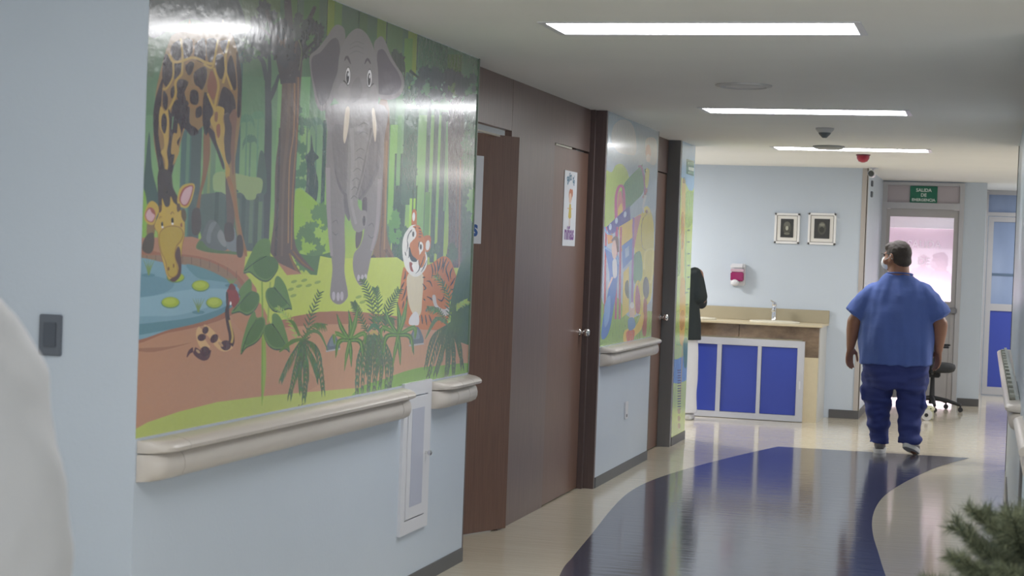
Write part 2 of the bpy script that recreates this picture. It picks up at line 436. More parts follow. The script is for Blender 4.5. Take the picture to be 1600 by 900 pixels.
sg = empty('exit_sign', (-0.818, YD - 0.02, 2.35), 'green sign with white words above the exit door', 'sign')
part(MB().box(-0.97, -0.668, YD - 0.016, YD - 0.006, 2.25, 2.46, 0.003), 'plate', mat('green_sign', rgb(32, 112, 88), 0.45), sg)
M_wtext = mat('white_print', rgb(222, 232, 228), 0.5)
for t_, z_ in (('SALIDA', 2.412), ('DE', 2.357), ('EMERGENCIA', 2.302)):
    place_text(t_, 0.052 if len(t_) < 8 else 0.043, Matrix.Translation((-0.819, YD - 0.0175, z_)) @ MY, M_wtext, sg, 0.0012)

# blue panelled door at the far right
YB = 22.0
f = MB()
f.box(-0.175, -0.115, YB - 0.04, YB + 0.06, 0, 2.5).box(0.89, 0.95, YB - 0.04, YB + 0.06, 0, 2.5)
f.box(-0.115, 0.89, YB - 0.04, YB + 0.06, 2.46, H).box(-0.115, 0.89, YB - 0.04, YB + 0.06, 2.2, 2.245)
s = structure(f, 'door_frame_far', M_alu, label='pale aluminium frame of the blue panelled door')
M_bglass = mat('bluish_glass', rgb(138, 156, 190), 0.08, noise_amt=0.12, nscale=2.5, stretch=(3, 1, 0.8))
part(MB().box(-0.115, 0.89, YB, YB + 0.01, 2.245, 2.46), 'transom_pane', M_bglass, s)
df = MB(); df.box(-0.105, -0.045, YB - 0.02, YB + 0.02, 0.012, 2.19).box(0.82, 0.88, YB - 0.02, YB + 0.02, 0.012, 2.19)
df.box(-0.045, 0.82, YB - 0.02, YB + 0.02, 2.13, 2.19).box(-0.045, 0.82, YB - 0.02, YB + 0.02, 1.04, 1.125).box(-0.045, 0.82, YB - 0.02, YB + 0.02, 0.012, 0.105)
d5 = structure(df, 'door_5', M_alu, label='aluminium door with a royal blue lower panel')
part(MB().box(-0.045, 0.82, YB, YB + 0.01, 1.125, 2.13), 'pane', M_bglass, d5)
part(MB().box(-0.045, 0.82, YB - 0.005, YB + 0.01, 0.105, 1.04), 'lower_panel', M_blue, d5)
part(MB().box(-0.045, 0.82, YB - 0.008, YB - 0.001, 1.47, 1.50), 'curtain_rail', mat('slate_rail', rgb(90, 110, 135), 0.5), d5)

# ------------------------------------------------------------------ ceiling fixtures
def ceiling_lamp(ly, label):
    root = empty('ceiling_lamp', ((LX0 + LX1) / 2, ly, H), label, 'ceiling lamp', 'recessed corridor lamps')
    x0, x1, y0, y1 = LX0, LX1, ly - LD, ly + LD
    t = 0.03
    fr = MB()
    fr.box(x0 - t, x0, y0 - t, y1 + t, H - 0.004, H + 0.09).box(x1, x1 + t, y0 - t, y1 + t, H - 0.004, H + 0.09)
    fr.box(x0, x1, y0 - t, y0, H - 0.004, H + 0.09).box(x0, x1, y1, y1 + t, H - 0.004, H + 0.09)
    fr.box(x0, x1, y0, y1, H + 0.08, H + 0.09)
    part(fr, 'housing', M_white, root)
    part(MB().box(x0, x1, y0, y1, H + 0.012, H + 0.02), 'diffuser', M_emit, root)
    return root
names = {7.11: 'large white recessed lamp nearest the camera', 11.07: 'middle recessed lamp of the three in view', 14.72: 'farthest and thinnest recessed lamp behind the smoke detector',
         3.25: 'recessed lamp overhead, before the mural', -0.6: 'recessed lamp behind the camera'}
for ly, _ in LIGHTS: ceiling_lamp(ly, names[ly])

r = empty('ceiling_vent', (-1.366, 9.44, H), 'round grey vent in the ceiling between the first two lamps', 'vent')
part(MB().lathe([(0.155, H), (0.155, H - 0.006), (0.125, H - 0.014), (0.12, H - 0.004)], (-1.366, 9.44, 0), n=32), 'rim', mat('grey_vent', rgb(186, 186, 186, 1.2), 0.6), r, 30)
part(MB().lathe([(0.118, H - 0.001), (0.112, H - 0.010), (0.02, H - 0.012)], (-1.352, 9.40, 0), n=32), 'plate', mat('pale_vent_plate', rgb(200, 200, 200, 1.3), 0.7), r, 30)

r = empty('ceiling_speaker', (-1.36, 14.42, H), 'flat round grey fitting on the ceiling in front of the farthest lamp', 'speaker')
part(MB().lathe([(0.13, H), (0.13, H - 0.012), (0.11, H - 0.022)], (-1.36, 14.36, 0), n=28), 'rim', mat('dull_grey_plastic', rgb(160, 164, 164), 0.5), r, 30)
part(MB().lathe([(0.10, H - 0.02), (0.095, H - 0.026), (0.02, H - 0.03)], (-1.36, 14.36, 0), n=28), 'grille', MATS['grey_vent'], r, 30)
r = empty('smoke_detector', (-1.208, 12.42, H), 'cone shaped smoke detector hanging between the two far lamps', 'smoke detector')
part(MB().lathe([(0.065, H), (0.065, H - 0.012), (0.045, H - 0.034)], (-1.208, 12.42, 0)), 'base', MATS['grey_vent'], r, 30)
part(MB().lathe([(0.045, H - 0.034), (0.04, H - 0.045), (0.015, H - 0.07)], (-1.208, 12.42, 0)), 'sensor_head', mat('darker_grey_plastic', rgb(96, 104, 110), 0.4), r, 30)
r = empty('alarm_beacon', (-1.157, 15.4, H), 'red dome alarm beacon on the ceiling behind the far lamp', 'alarm')
part(MB().lathe([(0.062, H), (0.062, H - 0.01)], (-1.157, 15.4, 0)), 'base', mat('maroon_plastic', rgb(110, 50, 66), 0.4), r, 30)
part(MB().lathe([(0.056, H - 0.01), (0.054, H - 0.035), (0.038, H - 0.06), (0.012, H - 0.07)], (-1.157, 15.4, 0)), 'dome', mat('red_plastic', rgb(160, 46, 66), 0.3), r, 50)
cc = onY(1362, 272, 17.45)
r = empty('security_camera', (cc.x, 17.45, H), 'small white security camera under the ceiling beside the exit door', 'camera')
part(MB().lathe([(0.042, H), (0.042, H - 0.012)], (cc.x + 0.02, 17.5, 0)).tube([(cc.x + 0.02, 17.5, H - 0.01), (cc.x, 17.48, cc.z + 0.03)], 0.012), 'bracket', M_white, r, 40)
part(MB().tube([(cc.x, 17.36, cc.z), (cc.x, 17.52, cc.z)], 0.036, 20), 'housing', M_white, r, 40)
part(MB().tube([(cc.x, 17.352, cc.z), (cc.x, 17.36, cc.z)], 0.029, 20), 'lens', mat('dark_lens', rgb(58, 62, 60), 0.15), r, 40)
pm = onX(1361, 296, -1.27)  # plain plates stand in for unreadable marks on the wall
nm = empty('wall_marks', (-1.27, pm.y, pm.z), 'two small grey plates for unreadable marks on the narrow wall under the security camera', 'bracket')
for dz in (0.06, -0.05):
    part(MB().box(-1.27, -1.25, pm.y - 0.05, pm.y + 0.05, pm.z + dz - 0.03, pm.z + dz + 0.03, 0.004), 'mark_plate', mat('grey_mark', rgb(112, 118, 126), 0.5), nm, 40)

# ------------------------------------------------------------------ crash rails
def rail_profile():
    cap = [(0.0, 0.94), (0.03, 0.943), (0.07, 0.938), (0.092, 0.928), (0.101, 0.914), (0.098, 0.9), (0.086, 0.893), (0.06, 0.893), (0.0, 0.893)]
    bum = [(0.0, 0.888), (0.062, 0.888), (0.074, 0.87), (0.08, 0.845), (0.079, 0.82), (0.07, 0.797), (0.05, 0.783), (0.0, 0.78)]
    return [[(d, 0.94 - (0.94 - z) * 0.8) for d, z in q] for q in (cap, bum)]
def rail(x, sgn, y0, y1, label, caps=(True, True), seam=0.16, name='handrail', grp='wall handrails', skew=0.0, rs=1.0):
    root = empty(name, (x, (y0 + y1) / 2, 0.81), label, 'handrail', grp)
    cap, bum = rail_profile()
    def strip(prof, ya, yb, nm, rounded=0):
        rings = []
        if rounded == 1: seq = [(1, ya, 0)] + [(max(cos(a), 0.03), yb - 0.085 + 0.085 * sin(a), 0) for a in [pi / 2 * k / 7 for k in range(8)]]
        else: seq = [(1, ya, 0), (1, yb, 0)]
        if rounded == -1:
            seq = [(max(sin(a), 0.03), ya + 0.085 - 0.085 * cos(a), 0) for a in [pi / 2 * k / 7 for k in range(8)]] + [(1, yb, 0)]
        for s_, yy, _ in seq:
            rings.append([(x + sgn * (0.001 + d_ * s_ * rs) + skew * (13.9 - yy), yy, z_) for d_, z_ in prof])
        part(MB().rings(rings), nm, M_rail, root, 35)
    g = 0.004
    a, b = y0, y1
    if caps[0]:
        strip(bum, y0, y0 + seam, 'end_cap', -1); strip(cap, y0, y0 + seam, 'end_cap', -1); a = y0 + seam + g
    if caps[1]:
        strip(bum, y1 - seam, y1, 'end_cap', 1); strip(cap, y1 - seam, y1, 'end_cap', 1); b = y1 - seam - g
    strip(bum, a, b, 'bumper'); strip(cap, a, b, 'grip')
    return root
rail(XL, 1, 4.80, 7.24, 'long cream handrail under the jungle mural', seam=0.17)
rail(XL, 1, 7.66, 8.245, 'short cream handrail between access panel and brown door', seam=0.2)
rail(XL, 1, 11.26, 13.02, 'cream handrail under the playground poster', seam=0.3)

# rails on the right wall, the far one with its cover missing so the metal core shows
SK = 0.0055
def skx(x, y): return x + SK * (13.9 - y)
r = rail(0.137, -1, 8.3, 13.85, 'far cream handrail on the right wall with its ribbed core showing', caps=(True, False), seam=0.2, skew=SK)
def strip_box(xa, xb, ya, yb, za, zb):
    q = MB(); q.rings([[(skx(xa, y), y, za), (skx(xb, y), y, za), (skx(xb, y), y, zb), (skx(xa, y), y, zb)] for y in (ya, yb)]); return q
part(strip_box(0.060, 0.088, 8.6, 13.7, 0.938, 0.9455), 'open_channel', mat('olive_channel', rgb(104, 104, 92), 0.6), r)
part(strip_box(0.086, 0.104, 8.6, 13.75, 0.938, 0.960), 'metal_core', mat('dull_aluminium', rgb(160, 168, 168), 0.4, metal=0.2), r)
k = 0
while 8.7 + 0.36 * k < 13.6:
    ya = 8.7 + 0.36 * k
    part(strip_box(0.064, 0.086, ya, ya + 0.15, 0.945, 0.957), 'rib', mat('grey_rib', rgb(160, 164, 156), 0.5), r); k += 1
r = rail(0.137, -1, 6.4, 7.75, 'near cream handrail end on the right wall above the fir branches', caps=(False, True), seam=0.18, skew=SK, rs=0.72)
structure(MB().box(0.128, 0.137, 7.2, 7.46, 0.0, 0.78), 'trim_12', M_base)

# ------------------------------------------------------------------ things on the left wall
r = empty('access_panel', (XL, 7.456, 0.61), 'tall white metal access panel with small knob between the handrails', 'access panel')
pf = MB(); a0, a1, zb, zt = 7.262, 7.65, 0.272, 0.956
pf.box(XL, XL + 0.014, a0, a0 + 0.055, zb, zt).box(XL, XL + 0.014, a1 - 0.055, a1, zb, zt)
pf.box(XL, XL + 0.014, a0 + 0.055, a1 - 0.055, zb, zb + 0.06).box(XL, XL + 0.014, a0 + 0.055, a1 - 0.055, zt - 0.06, zt)
part(pf, 'frame', M_white, r)
ad = part(MB().box(XL, XL + 0.017, a0 + 0.061, a1 - 0.061, zb + 0.066, zt - 0.066, 0.002), 'door', M_white, r)
part(MB().box(XL, XL + 0.0185, a0 + 0.11, a1 - 0.11, zb + 0.12, zt - 0.12), 'inset_panel', M_lilac, ad)
part(MB().lathe([(0.008, 0.016), (0.006, 0.028), (0.013, 0.034), (0.013, 0.044), (0.006, 0.048)], (XL, a1 - 0.075, 0.62), 'X'), 'knob', M_chrome, ad, 40)
for k in range(7):
    part(MB().box(XL + 0.0135, XL + 0.016, a0 + 0.066, a0 + 0.078, 0.40 + 0.06 * k, 0.43 + 0.06 * k), 'hinge', M_lilac, r)

sw0 = onY(64, 491, 4.79); sw1 = onY(97, 556, 4.79)
r = empty('light_switch', ((sw0.x + sw1.x) / 2, 4.79, (sw0.z + sw1.z) / 2), 'dark grey light switch on the pale blue wall left of the mural', 'light switch')
cx, cz = r.location.x, r.location.z
part(MB().box(cx - 0.039, cx + 0.039, 4.779, 4.79, cz - 0.064, cz + 0.064, 0.003), 'plate', mat('charcoal_switch_plate', rgb(102, 108, 118), 0.4), r, 40)
part(MB().box(cx - 0.021, cx + 0.023, 4.774, 4.78, cz - 0.037, cz + 0.04, 0.002), 'rocker', mat('charcoal_switch_rocker', rgb(84, 90, 100), 0.35), r, 40)

r = empty('outlet_cover', (XL, 12.2, 0.44), 'small white outlet cover low on the wall under the playground poster', 'outlet')
part(MB().box(XL, XL + 0.01, 12.13, 12.22, 0.385, 0.51, 0.003), 'plate', M_white, r, 40)
part(MB().box(XL, XL + 0.012, 12.16, 12.19, 0.40, 0.42), 'socket', mat('grey_socket', rgb(120, 120, 125), 0.5), r)

# ------------------------------------------------------------------ wash counter
r = empty('wash_counter', (-2.6, 17.2, 0), 'blue fronted wash counter with brown tile band against the back wall', 'counter')
CX0, CX1 = -4.3, -1.61
part(MB().box(CX0, CX1 - 0.012, 16.93, 17.6, 0, 0.80), 'carcass', M_counter, r)
part(MB().box(CX0, CX1 + 0.02, 16.88, 17.6, 0.925, 0.945, 0.004), 'worktop', M_counter, r)
part(MB().box(CX0, CX1 + 0.02, 17.565, 17.598, 0.945, 1.075, 0.003), 'backsplash', mat('beige_backsplash', rgb(168, 160, 138), 0.35), r)
part(MB().box(CX1 - 0.012, CX1, 16.932, 17.6, 0.0, 0.925), 'side_panel', mat('pale_side_panel', rgb(196, 196, 194), 0.4), r)
for x0, x1 in ((-4.3, -3.43), (-3.425, -2.40), (-2.395, -1.62)):
    part(MB().box(x0, x1, 16.915, 16.94, 0.80, 0.925), 'tile', M_marble, r)
part(MB().box(-1.775, -1.62, 16.915, 16.935, 0.63, 0.80), 'tile', M_marble, r)
part(MB().box(-1.775, -1.62, 16.915, 16.935, 0.0, 0.63), 'cream_tile', M_counter, r, label='cream tile under the brown one')
M_cabf = mat('pale_cabinet_frame', rgb(186, 188, 196, 1.1), 0.35)
fr = MB(); fr.box(-4.0, -1.75, 16.86, 16.93, 0.72, 0.785).box(-4.0, -1.75, 16.86, 16.93, 0.005, 0.062)
for x0, x1 in ((-1.816, -1.75), (-2.2, -2.163), (-2.597, -2.553), (-2.99, -2.95), (-3.4, -3.36), (-4.0, -3.95)):
    fr.box(x0, x1, 16.86, 16.93, 0.062, 0.72)
part(fr, 'cabinet_frame', M_cabf, r)
for x0, x1 in ((-2.163, -1.816), (-2.553, -2.2), (-2.95, -2.597), (-3.36, -2.99), (-3.95, -3.4)):
    dd = part(MB().box(x0 + 0.003, x1 - 0.003, 16.872, 16.9, 0.065, 0.717), 'cabinet_door', M_blue, r)
part(MB().box(-1.79, -1.776, 16.85, 16.862, 0.32, 0.40, 0.003), 'handle', M_white, r)
def basin(cx, label):
    b = empty('wash_basin', (cx, 17.2, 0.945), label, 'wash basin', 'drop-in basins')
    def rg(rx, ry, z): return [(cx + rx * cos(2 * pi * k / 32), 17.2 + ry * sin(2 * pi * k / 32), z) for k in range(32)]
    part(MB().rings([rg(0.25, 0.19, 0.946), rg(0.25, 0.19, 0.958), rg(0.235, 0.175, 0.964), rg(0.2, 0.145, 0.962), rg(0.17, 0.12, 0.955), rg(0.12, 0.08, 0.95)]), 'bowl', M_ceramic, b, 40)
    part(MB().lathe([(0.02, 0.9505), (0.018, 0.954)], (cx, 17.2, 0)), 'drain', M_chrome, b)
def faucet(cx, label):
    b = empty('faucet', (cx, 17.45, 0.945), label, 'faucet', 'counter faucets')
    fb = part(MB().lathe([(0.032, 0.945), (0.03, 0.955), (0.024, 0.965), (0.022, 1.06), (0.026, 1.085), (0.024, 1.10)], (cx, 17.45, 0)), 'body', M_chrome, b, 40)
    part(MB().tube([(cx, 17.45, 1.05), (cx, 17.38, 1.07), (cx, 17.31, 1.055)], [0.016, 0.013, 0.012]), 'spout', M_chrome, fb, 40)
    part(MB().lathe([(0.02, 1.10), (0.024, 1.115), (0.024, 1.135), (0.014, 1.145)], (cx, 17.45, 0)).tube([(cx, 17.45, 1.135), (cx - 0.03, 17.41, 1.16)], [0.009, 0.006]), 'lever', M_chrome, fb, 40)
basin(-2.09, 'white oval basin under the chrome faucet')
basin(-2.92, 'white basin rim beside the person in the dark jacket')
faucet(-2.13, 'chrome faucet standing on the counter beside the right basin')

# soap dispenser
r = empty('soap_dispenser', (-2.525, 17.6, 1.39), 'white soap dispenser with pink liquid on the wall above the counter', 'soap dispenser')
part(MB().box(-2.6, -2.45, 17.56, 17.6, 1.29, 1.515, 0.01), 'back_plate', M_white, r, 40)
part(MB().box(-2.597, -2.453, 17.50, 17.565, 1.455, 1.515, 0.02), 'lid', M_white, r, 40)
part(MB().box(-2.592, -2.458, 17.505, 17.562, 1.335, 1.43, 0.01), 'soap_window', mat('magenta_soap', rgb(150, 48, 100), 0.15), r, 40)
part(MB().box(-2.592, -2.458, 17.507, 17.562, 1.43, 1.458, 0.003), 'empty_window', mat('clear_pink_plastic', rgb(200, 170, 185), 0.2), r, 40)
part(MB().ell((-2.545, 17.52, 1.322), (0.042, 0.03, 0.036)), 'push_button', M_white, r, True)

# two framed pictures
def frame(x0, x1, z0, z1, label, seed):
    b = empty('framed_picture', ((x0 + x1) / 2, 17.6, (z0 + z1) / 2), label, 'picture', 'framed pictures above the counter')
    t = 0.022
    q = MB(); q.box(x0, x1, 17.575, 17.6, z0, z0 + t, 0.003).box(x0, x1, 17.575, 17.6, z1 - t, z1, 0.003).box(x0, x0 + t, 17.575, 17.6, z0, z1, 0.003).box(x1 - t, x1, 17.575, 17.6, z0, z1, 0.003)
    part(q, 'frame', mat('white_picture_frame', rgb(225, 225, 226, 1.2), 0.5), b, 40)
    part(MB().box(x0 + 0.004, x1 - 0.004, 17.59, 17.597, z0 + 0.004, z1 - 0.004), 'shadow_line', mat('taupe_shade_line', rgb(140, 134, 130), 0.5), b)  # taupe sheet paints a shade line between frame and mat
    part(MB().box(x0 + t + 0.006, x1 - t - 0.006, 17.585, 17.592, z0 + t + 0.006, z1 - t - 0.006), 'mat_board', mat('cream_mat_board', rgb(222, 220, 216, 1.15), 0.6), b)
    px0, px1, pz0, pz1 = x0 + 0.062, x1 - 0.062, z0 + 0.062, z1 - 0.058
    part(MB().box(px0, px1, 17.580, 17.586, pz0, pz1), 'print', mat('dark_print', rgb(62, 62, 62), 0.3, noise_amt=0.3, nscale=30), b)
    cx_, cz_ = (px0 + px1) / 2, (pz0 + pz1) / 2
    def el(dx, dz, rx, rz, col, y):
        q = MB(); q.bm.faces.new([q.bm.verts.new((cx_ + dx + rx * cos(2 * pi * k / 18), y, cz_ + dz + rz * sin(2 * pi * k / 18))) for k in range(18)])
        part(q, 'printed_shape', mat('print_tone_%d' % col, rgb(col, col, int(col * 0.92)), 0.3), b)
    el(0, 0.005, 0.042, 0.065, 84, 17.5795); el(0.0, 0.035, 0.03, 0.03, 112, 17.579)
    if seed == 0: el(0.0, 0.0, 0.014, 0.022, 190, 17.5785); el(0.0, -0.055, 0.03, 0.012, 120, 17.5785)
    else: el(0.0, 0.04, 0.026, 0.012, 140, 17.5785); el(-0.002, -0.01, 0.024, 0.03, 60, 17.5785)
frame(-2.175, -1.922, 1.735, 2.042, 'left white framed dark picture above the counter', 0)
frame(-1.838, -1.560, 1.735, 2.053, 'right white framed dark picture above the counter', 1)
# ------------------------------------------------------------------ printed wall vinyls
# flat artwork: every shape is drawn on the wall plane itself, traced by its outline there
class Art:
    def __init__(self, y0, y1, z0, z1, x, k=1.25):
        self.b = (y0, y1, z0, z1); self.x = x; self.polys = []
        self.k = k; self.lay = 0
        self.rnd = random.Random(4)
    def clip(self, P):
        y0, y1, z0, z1 = self.b
        for ax, lim, sg in ((0, y0, 1), (0, y1, -1), (1, z0, 1), (1, z1, -1)):
            out = []
            for i in range(len(P)):
                a, b = P[i - 1], P[i]
                ia, ib = (a[ax] - lim) * sg >= 0, (b[ax] - lim) * sg >= 0
                if ia != ib:
                    t = (lim - a[ax]) / (b[ax] - a[ax])
                    out.append(tuple(a[j] + (b[j] - a[j]) * t for j in range(len(a))))
                if ib: out.append(b)
            P = out
            if len(P) < 3: return []
        return P
    def wall(self, px, py):
        p = onX(px, py, self.x); return (p.y, p.z)
    def add(self, P, col):                                 # P in wall coordinates
        P = self.clip(P)
        if len(P) < 3: return
        Q = []
        for p in P:
            q = (round(p[0], 5), round(p[1], 5))
            if not Q or abs(Q[-1][0] - q[0]) + abs(Q[-1][1] - q[1]) > 2e-5: Q.append(q)
        if len(Q) > 2 and abs(Q[-1][0] - Q[0][0]) + abs(Q[-1][1] - Q[0][1]) <= 2e-5: Q.pop()
        if len(Q) < 3: return
        ar = sum(Q[i - 1][0] * Q[i][1] - Q[i][0] * Q[i - 1][1] for i in range(len(Q)))
        if abs(ar) < 1e-8: return
        if ar < 0: Q.reverse()
        self.polys.append((Q, col))
    def p(self, pts, c, smooth=True, o=(0, 0), s=1.0, n=4, up=True):
        P = [(o[0] + x / s, o[1] + y / s) for x, y in pts]
        if smooth and len(P) > 2: P = cr_closed(P, n)
        self.add([self.wall(*q) for q in P], self.c(c))
        if up: self.lay += 1
    def c(self, c):
        g = (c[0] + c[1] + c[2]) / 3 * 0.04 + 8                 # hazy veil put into the ink colours: a little greyer and lighter
        return rgb(c[0] * 0.94 + g, c[1] * 0.94 + g, c[2] * 0.94 + g, self.k)
    def e(self, cx, cy, rx, ry, c, rot=0, o=(0, 0), s=1.0, up=True):
        pts = [(cx + rx * cos(a) * cos(rot) - ry * sin(a) * sin(rot), cy + rx * cos(a) * sin(rot) + ry * sin(a) * cos(rot)) for a in [2 * pi * k / 20 for k in range(20)]]
        self.p(pts, c, False, o, s, up=up)
    def s(self, pts, w, c, o=(0, 0), s=1.0, up=True, n=5):
        P = cr_open([(o[0] + x / s, o[1] + y / s) for x, y in pts], n)
        L, R = [], []
        for i, q in enumerate(P):
            a, b = P[max(i - 1, 0)], P[min(i + 1, len(P) - 1)]
            dx, dy = b[0] - a[0], b[1] - a[1]; d = math.hypot(dx, dy) or 1
            t = i / (len(P) - 1)
            ww = (w[0] + (w[1] - w[0]) * t if len(w) == 2 else (w[0] + (w[1] - w[0]) * t * 2 if t < .5 else w[1] + (w[2] - w[1]) * (t * 2 - 1))) / 2 / s
            L.append((q[0] - dy / d * ww, q[1] + dx / d * ww)); R.append((q[0] + dy / d * ww, q[1] - dx / d * ww))
        for i in range(len(P) - 1):
            self.add([self.wall(*L[i]), self.wall(*L[i + 1]), self.wall(*R[i + 1]), self.wall(*R[i])], self.c(c))
        if up: self.lay += 1
    def strip(self, x0, x1, y0, y1, c, lean=-0.035, up=True):
        self.p([(x0, y0), (x1, y0), (x1 + lean * (y1 - y0), y1), (x0 + lean * (y1 - y0), y1)], c, False, up=up)
    def frond(self, pts, c, L=16, w=2.2, n=22, droop=0.5, both=True):
        P = cr_open(pts, 8); m = len(P)
        self.s(pts, (1.6, 0.6), c, up=False)
        for k in range(n):
            t = 0.12 + 0.88 * k / (n - 1); i = min(int(t * (m - 1)), m - 2)
            q = P[i]; dx, dy = P[i + 1][0] - q[0], P[i + 1][1] - q[1]; d = math.hypot(dx, dy) or 1; dx /= d; dy /= d
            ll = L * (1 - 0.75 * abs(t - 0.45)) * self.rnd.uniform(0.8, 1.15)
            for sd in ((-1, 1) if both else (1,)):
                sp = 0.75 if droop < 0.8 else 0.3
                ex = q[0] + (dx * 0.8 - dy * sd * sp) * ll * 0.7; ey = q[1] + (dy * 0.8 + dx * sd * sp) * ll * 0.7 + droop * ll
                mx = (q[0] + ex) / 2 + (-dy * sd) * ll * 0.1; my = (q[1] + ey) / 2 - ll * 0.12
                cc = tuple(v + self.rnd.uniform(-10, 12) for v in c)
                self.s([q, (mx, my), (ex, ey)], (w, w * 0.8, 0.3), cc, up=False, n=2)
            self.lay += 0.15
        self.lay += 1
    def blobs(self, cx, cy, rx, ry, c, n=9, r=8, up=True):
        for k in range(n):
            a = self.rnd.uniform(0, 2 * pi); q = self.rnd.uniform(0.2, 1) ** .5
            pts = []
            bx, by = cx + rx * q * cos(a), cy + ry * q * sin(a)
            rr = r * self.rnd.uniform(0.6, 1.2)
            for j in range(14):
                t = 2 * pi * j / 14; g = rr * (1.0 if j % 2 else 0.68)
                pts.append((bx + g * cos(t) * 0.7, by + g * sin(t)))
            self.p(pts, c, False, up=False)
            self.lay += 0.12
        if up: self.lay += 1
    def build(self, name, parent):
        """cut all shapes against each other into ONE flat sheet; the last shape drawn wins"""
        from mathutils.geometry import delaunay_2d_cdt
        V, F, look = [], [], {}
        for Q, _ in self.polys:
            f = []
            for q in Q:
                if q not in look: look[q] = len(V); V.append(Vector(q))
                f.append(look[q])
            F.append(f)
        vs, es, fs, ov, oe, of = delaunay_2d_cdt(V, [], F, 1, 1e-6)
        me = bpy.data.meshes.new(name)
        bb = [(min(q[0] for q in Q), max(q[0] for q in Q), min(q[1] for q in Q), max(q[1] for q in Q)) for Q, _ in self.polys]
        def inside(o, x, y):
            b = bb[o]
            if x < b[0] or x > b[1] or y < b[2] or y > b[3]: return False
            Q = self.polys[o][0]; r = False; j = len(Q) - 1
            for i in range(len(Q)):
                if (Q[i][1] > y) != (Q[j][1] > y) and x < (Q[j][0] - Q[i][0]) * (y - Q[i][1]) / (Q[j][1] - Q[i][1]) + Q[i][0]: r = not r
                j = i
            return r
        keep = []
        for f, os_ in zip(fs, of):
            if not os_: continue
            x = sum(vs[i].x for i in f) / len(f); y = sum(vs[i].y for i in f) / len(f)
            for o in sorted(os_, reverse=True):
                if inside(o, x, y): keep.append((f, o)); break
        me.from_pydata([(self.x + 0.0008, v.x, v.y) for v in vs], [], [f for f, _ in keep])
        ca = me.color_attributes.new('Col', 'FLOAT_COLOR', 'CORNER')
        buf = []
        for f, o in keep:
            c = self.polys[o][1]
            for i in f:
                buf.extend(c(Vector((self.x, vs[i].x, vs[i].y))) if callable(c) else c)
        ca.data.foreach_set('color', buf)
        me.materials.append(M_print)
        return rel(obj(name, me, None, parent))

A = Art(4.79, 8.258, 0.948, H - 0.002, XL)
# sky of foliage: bands with graded green
rows = [(-400, (82, 98, 90)), (0, (84, 102, 88)), (60, (86, 108, 88)), (120, (92, 124, 100)), (180, (108, 144, 112)), (250, (118, 156, 112)), (320, (124, 164, 104)), (380, (150, 176, 86)), (430, (170, 184, 84))]
xs = [60, 240, 330, 420, 520, 620, 700, 800]
for i in range(len(rows) - 1):
    for j in range(len(xs) - 1):
        P = [A.wall(xs[j], rows[i][0]), A.wall(xs[j + 1], rows[i][0]), A.wall(xs[j + 1], rows[i + 1][0]), A.wall(xs[j], rows[i + 1][0])]
        za, zc = P[0][1], P[2][1]
        ca, cb = A.c(rows[i][1]), A.c(rows[i + 1][1])
        def f(co, P=P, ca=ca, cb=cb):
            t = max(0, min(1, (P[0][1] - co.z) / max(1e-4, P[0][1] - P[3][1])))
            return tuple(ca[q] + (cb[q] - ca[q]) * t for q in range(4))
        A.add(P, f)
A.lay = 2
# vertical light shafts in the canopy
for x0, x1, ya, yb, c in ((512, 524, -20, 90, (120, 136, 66)), (524, 535, -5, 90, (98, 124, 76)), (590, 604, 20, 150, (108, 128, 72)), (606, 630, 35, 110, (90, 112, 84)), (638, 652, 45, 120, (118, 134, 70)), (632, 645, 60, 150, (98, 130, 76)),
                         (655, 700, 55, 130, (80, 104, 88)), (700, 722, 85, 150, (92, 112, 76)), (560, 575, 0, 60, (84, 104, 80)), (450, 466, -40, 90, (90, 112, 80)), (476, 500, -30, 90, (82, 108, 78)), (380, 405, -60, 60, (88, 102, 86)), (408, 440, -60, 30, (90, 106, 82)),
                         (362, 378, 100, 300, (108, 150, 112)), (435, 442, 110, 330, (120, 162, 112)), (467, 485, 120, 290, (112, 160, 112)), (508, 516, 190, 330, (128, 172, 96)), (470, 484, 200, 300, (130, 168, 112))):
    A.strip(x0, x1, ya, yb, c, up=False)
A.lay += 1
for x0, ya, yb in ((512, -30, 70), (466, -40, 150), (604, 20, 90), (652, 60, 110), (409, -60, 40), (561, 0, 60)): A.strip(x0, x0 + 1.4, ya, yb, (66, 78, 74), up=False)
A.lay += 1
# left border trees
A.p([(205, 420), (222, 300), (226, 262), (233, 205), (237, 262), (246, 300), (252, 330), (240, 345), (215, 350)], (72, 92, 92))
A.p([(222, 30), (250, -20), (330, -60), (380, 20), (372, 60), (330, 40), (290, 30), (240, 60)], (80, 84, 90))
A.strip(300, 316, 190, 410, (78, 92, 94)); A.strip(284, 300, 190, 400, (78, 104, 104)); A.strip(320, 338, 210, 400, (104, 132, 106)); A.strip(326, 330, 215, 400, (128, 146, 100))
A.strip(292, 297, 205, 400, (96, 130, 112)); A.strip(366, 380, 80, 300, (66, 90, 92))
A.p([(205, 470), (218, 310), (226, 300), (231, 345), (228, 400)], (128, 170, 80))
# distant palms
for bx, by, h, c in ((391, 222, 60, (84, 118, 100)), (403, 185, 90, (98, 140, 112)), (385, 190, 100, (92, 132, 108)), (494, 195, 110, (86, 122, 104)), (480, 196, 60, (90, 124, 104))):
    A.s([(bx, by), (bx - 2, by + h)], (2.2, 2.6), c, up=False)
    for a in (-2.9, -2.4, -1.9, -1.3, -0.8, -0.3, 0.1, 2.9): A.s([(bx, by), (bx + 8 * cos(a), by + 9 * sin(a) - 3), (bx + 13 * cos(a), by + 12 * sin(a) + 9)], (3, 3.5, 0.4), c, up=False, n=3)
    A.lay += 1
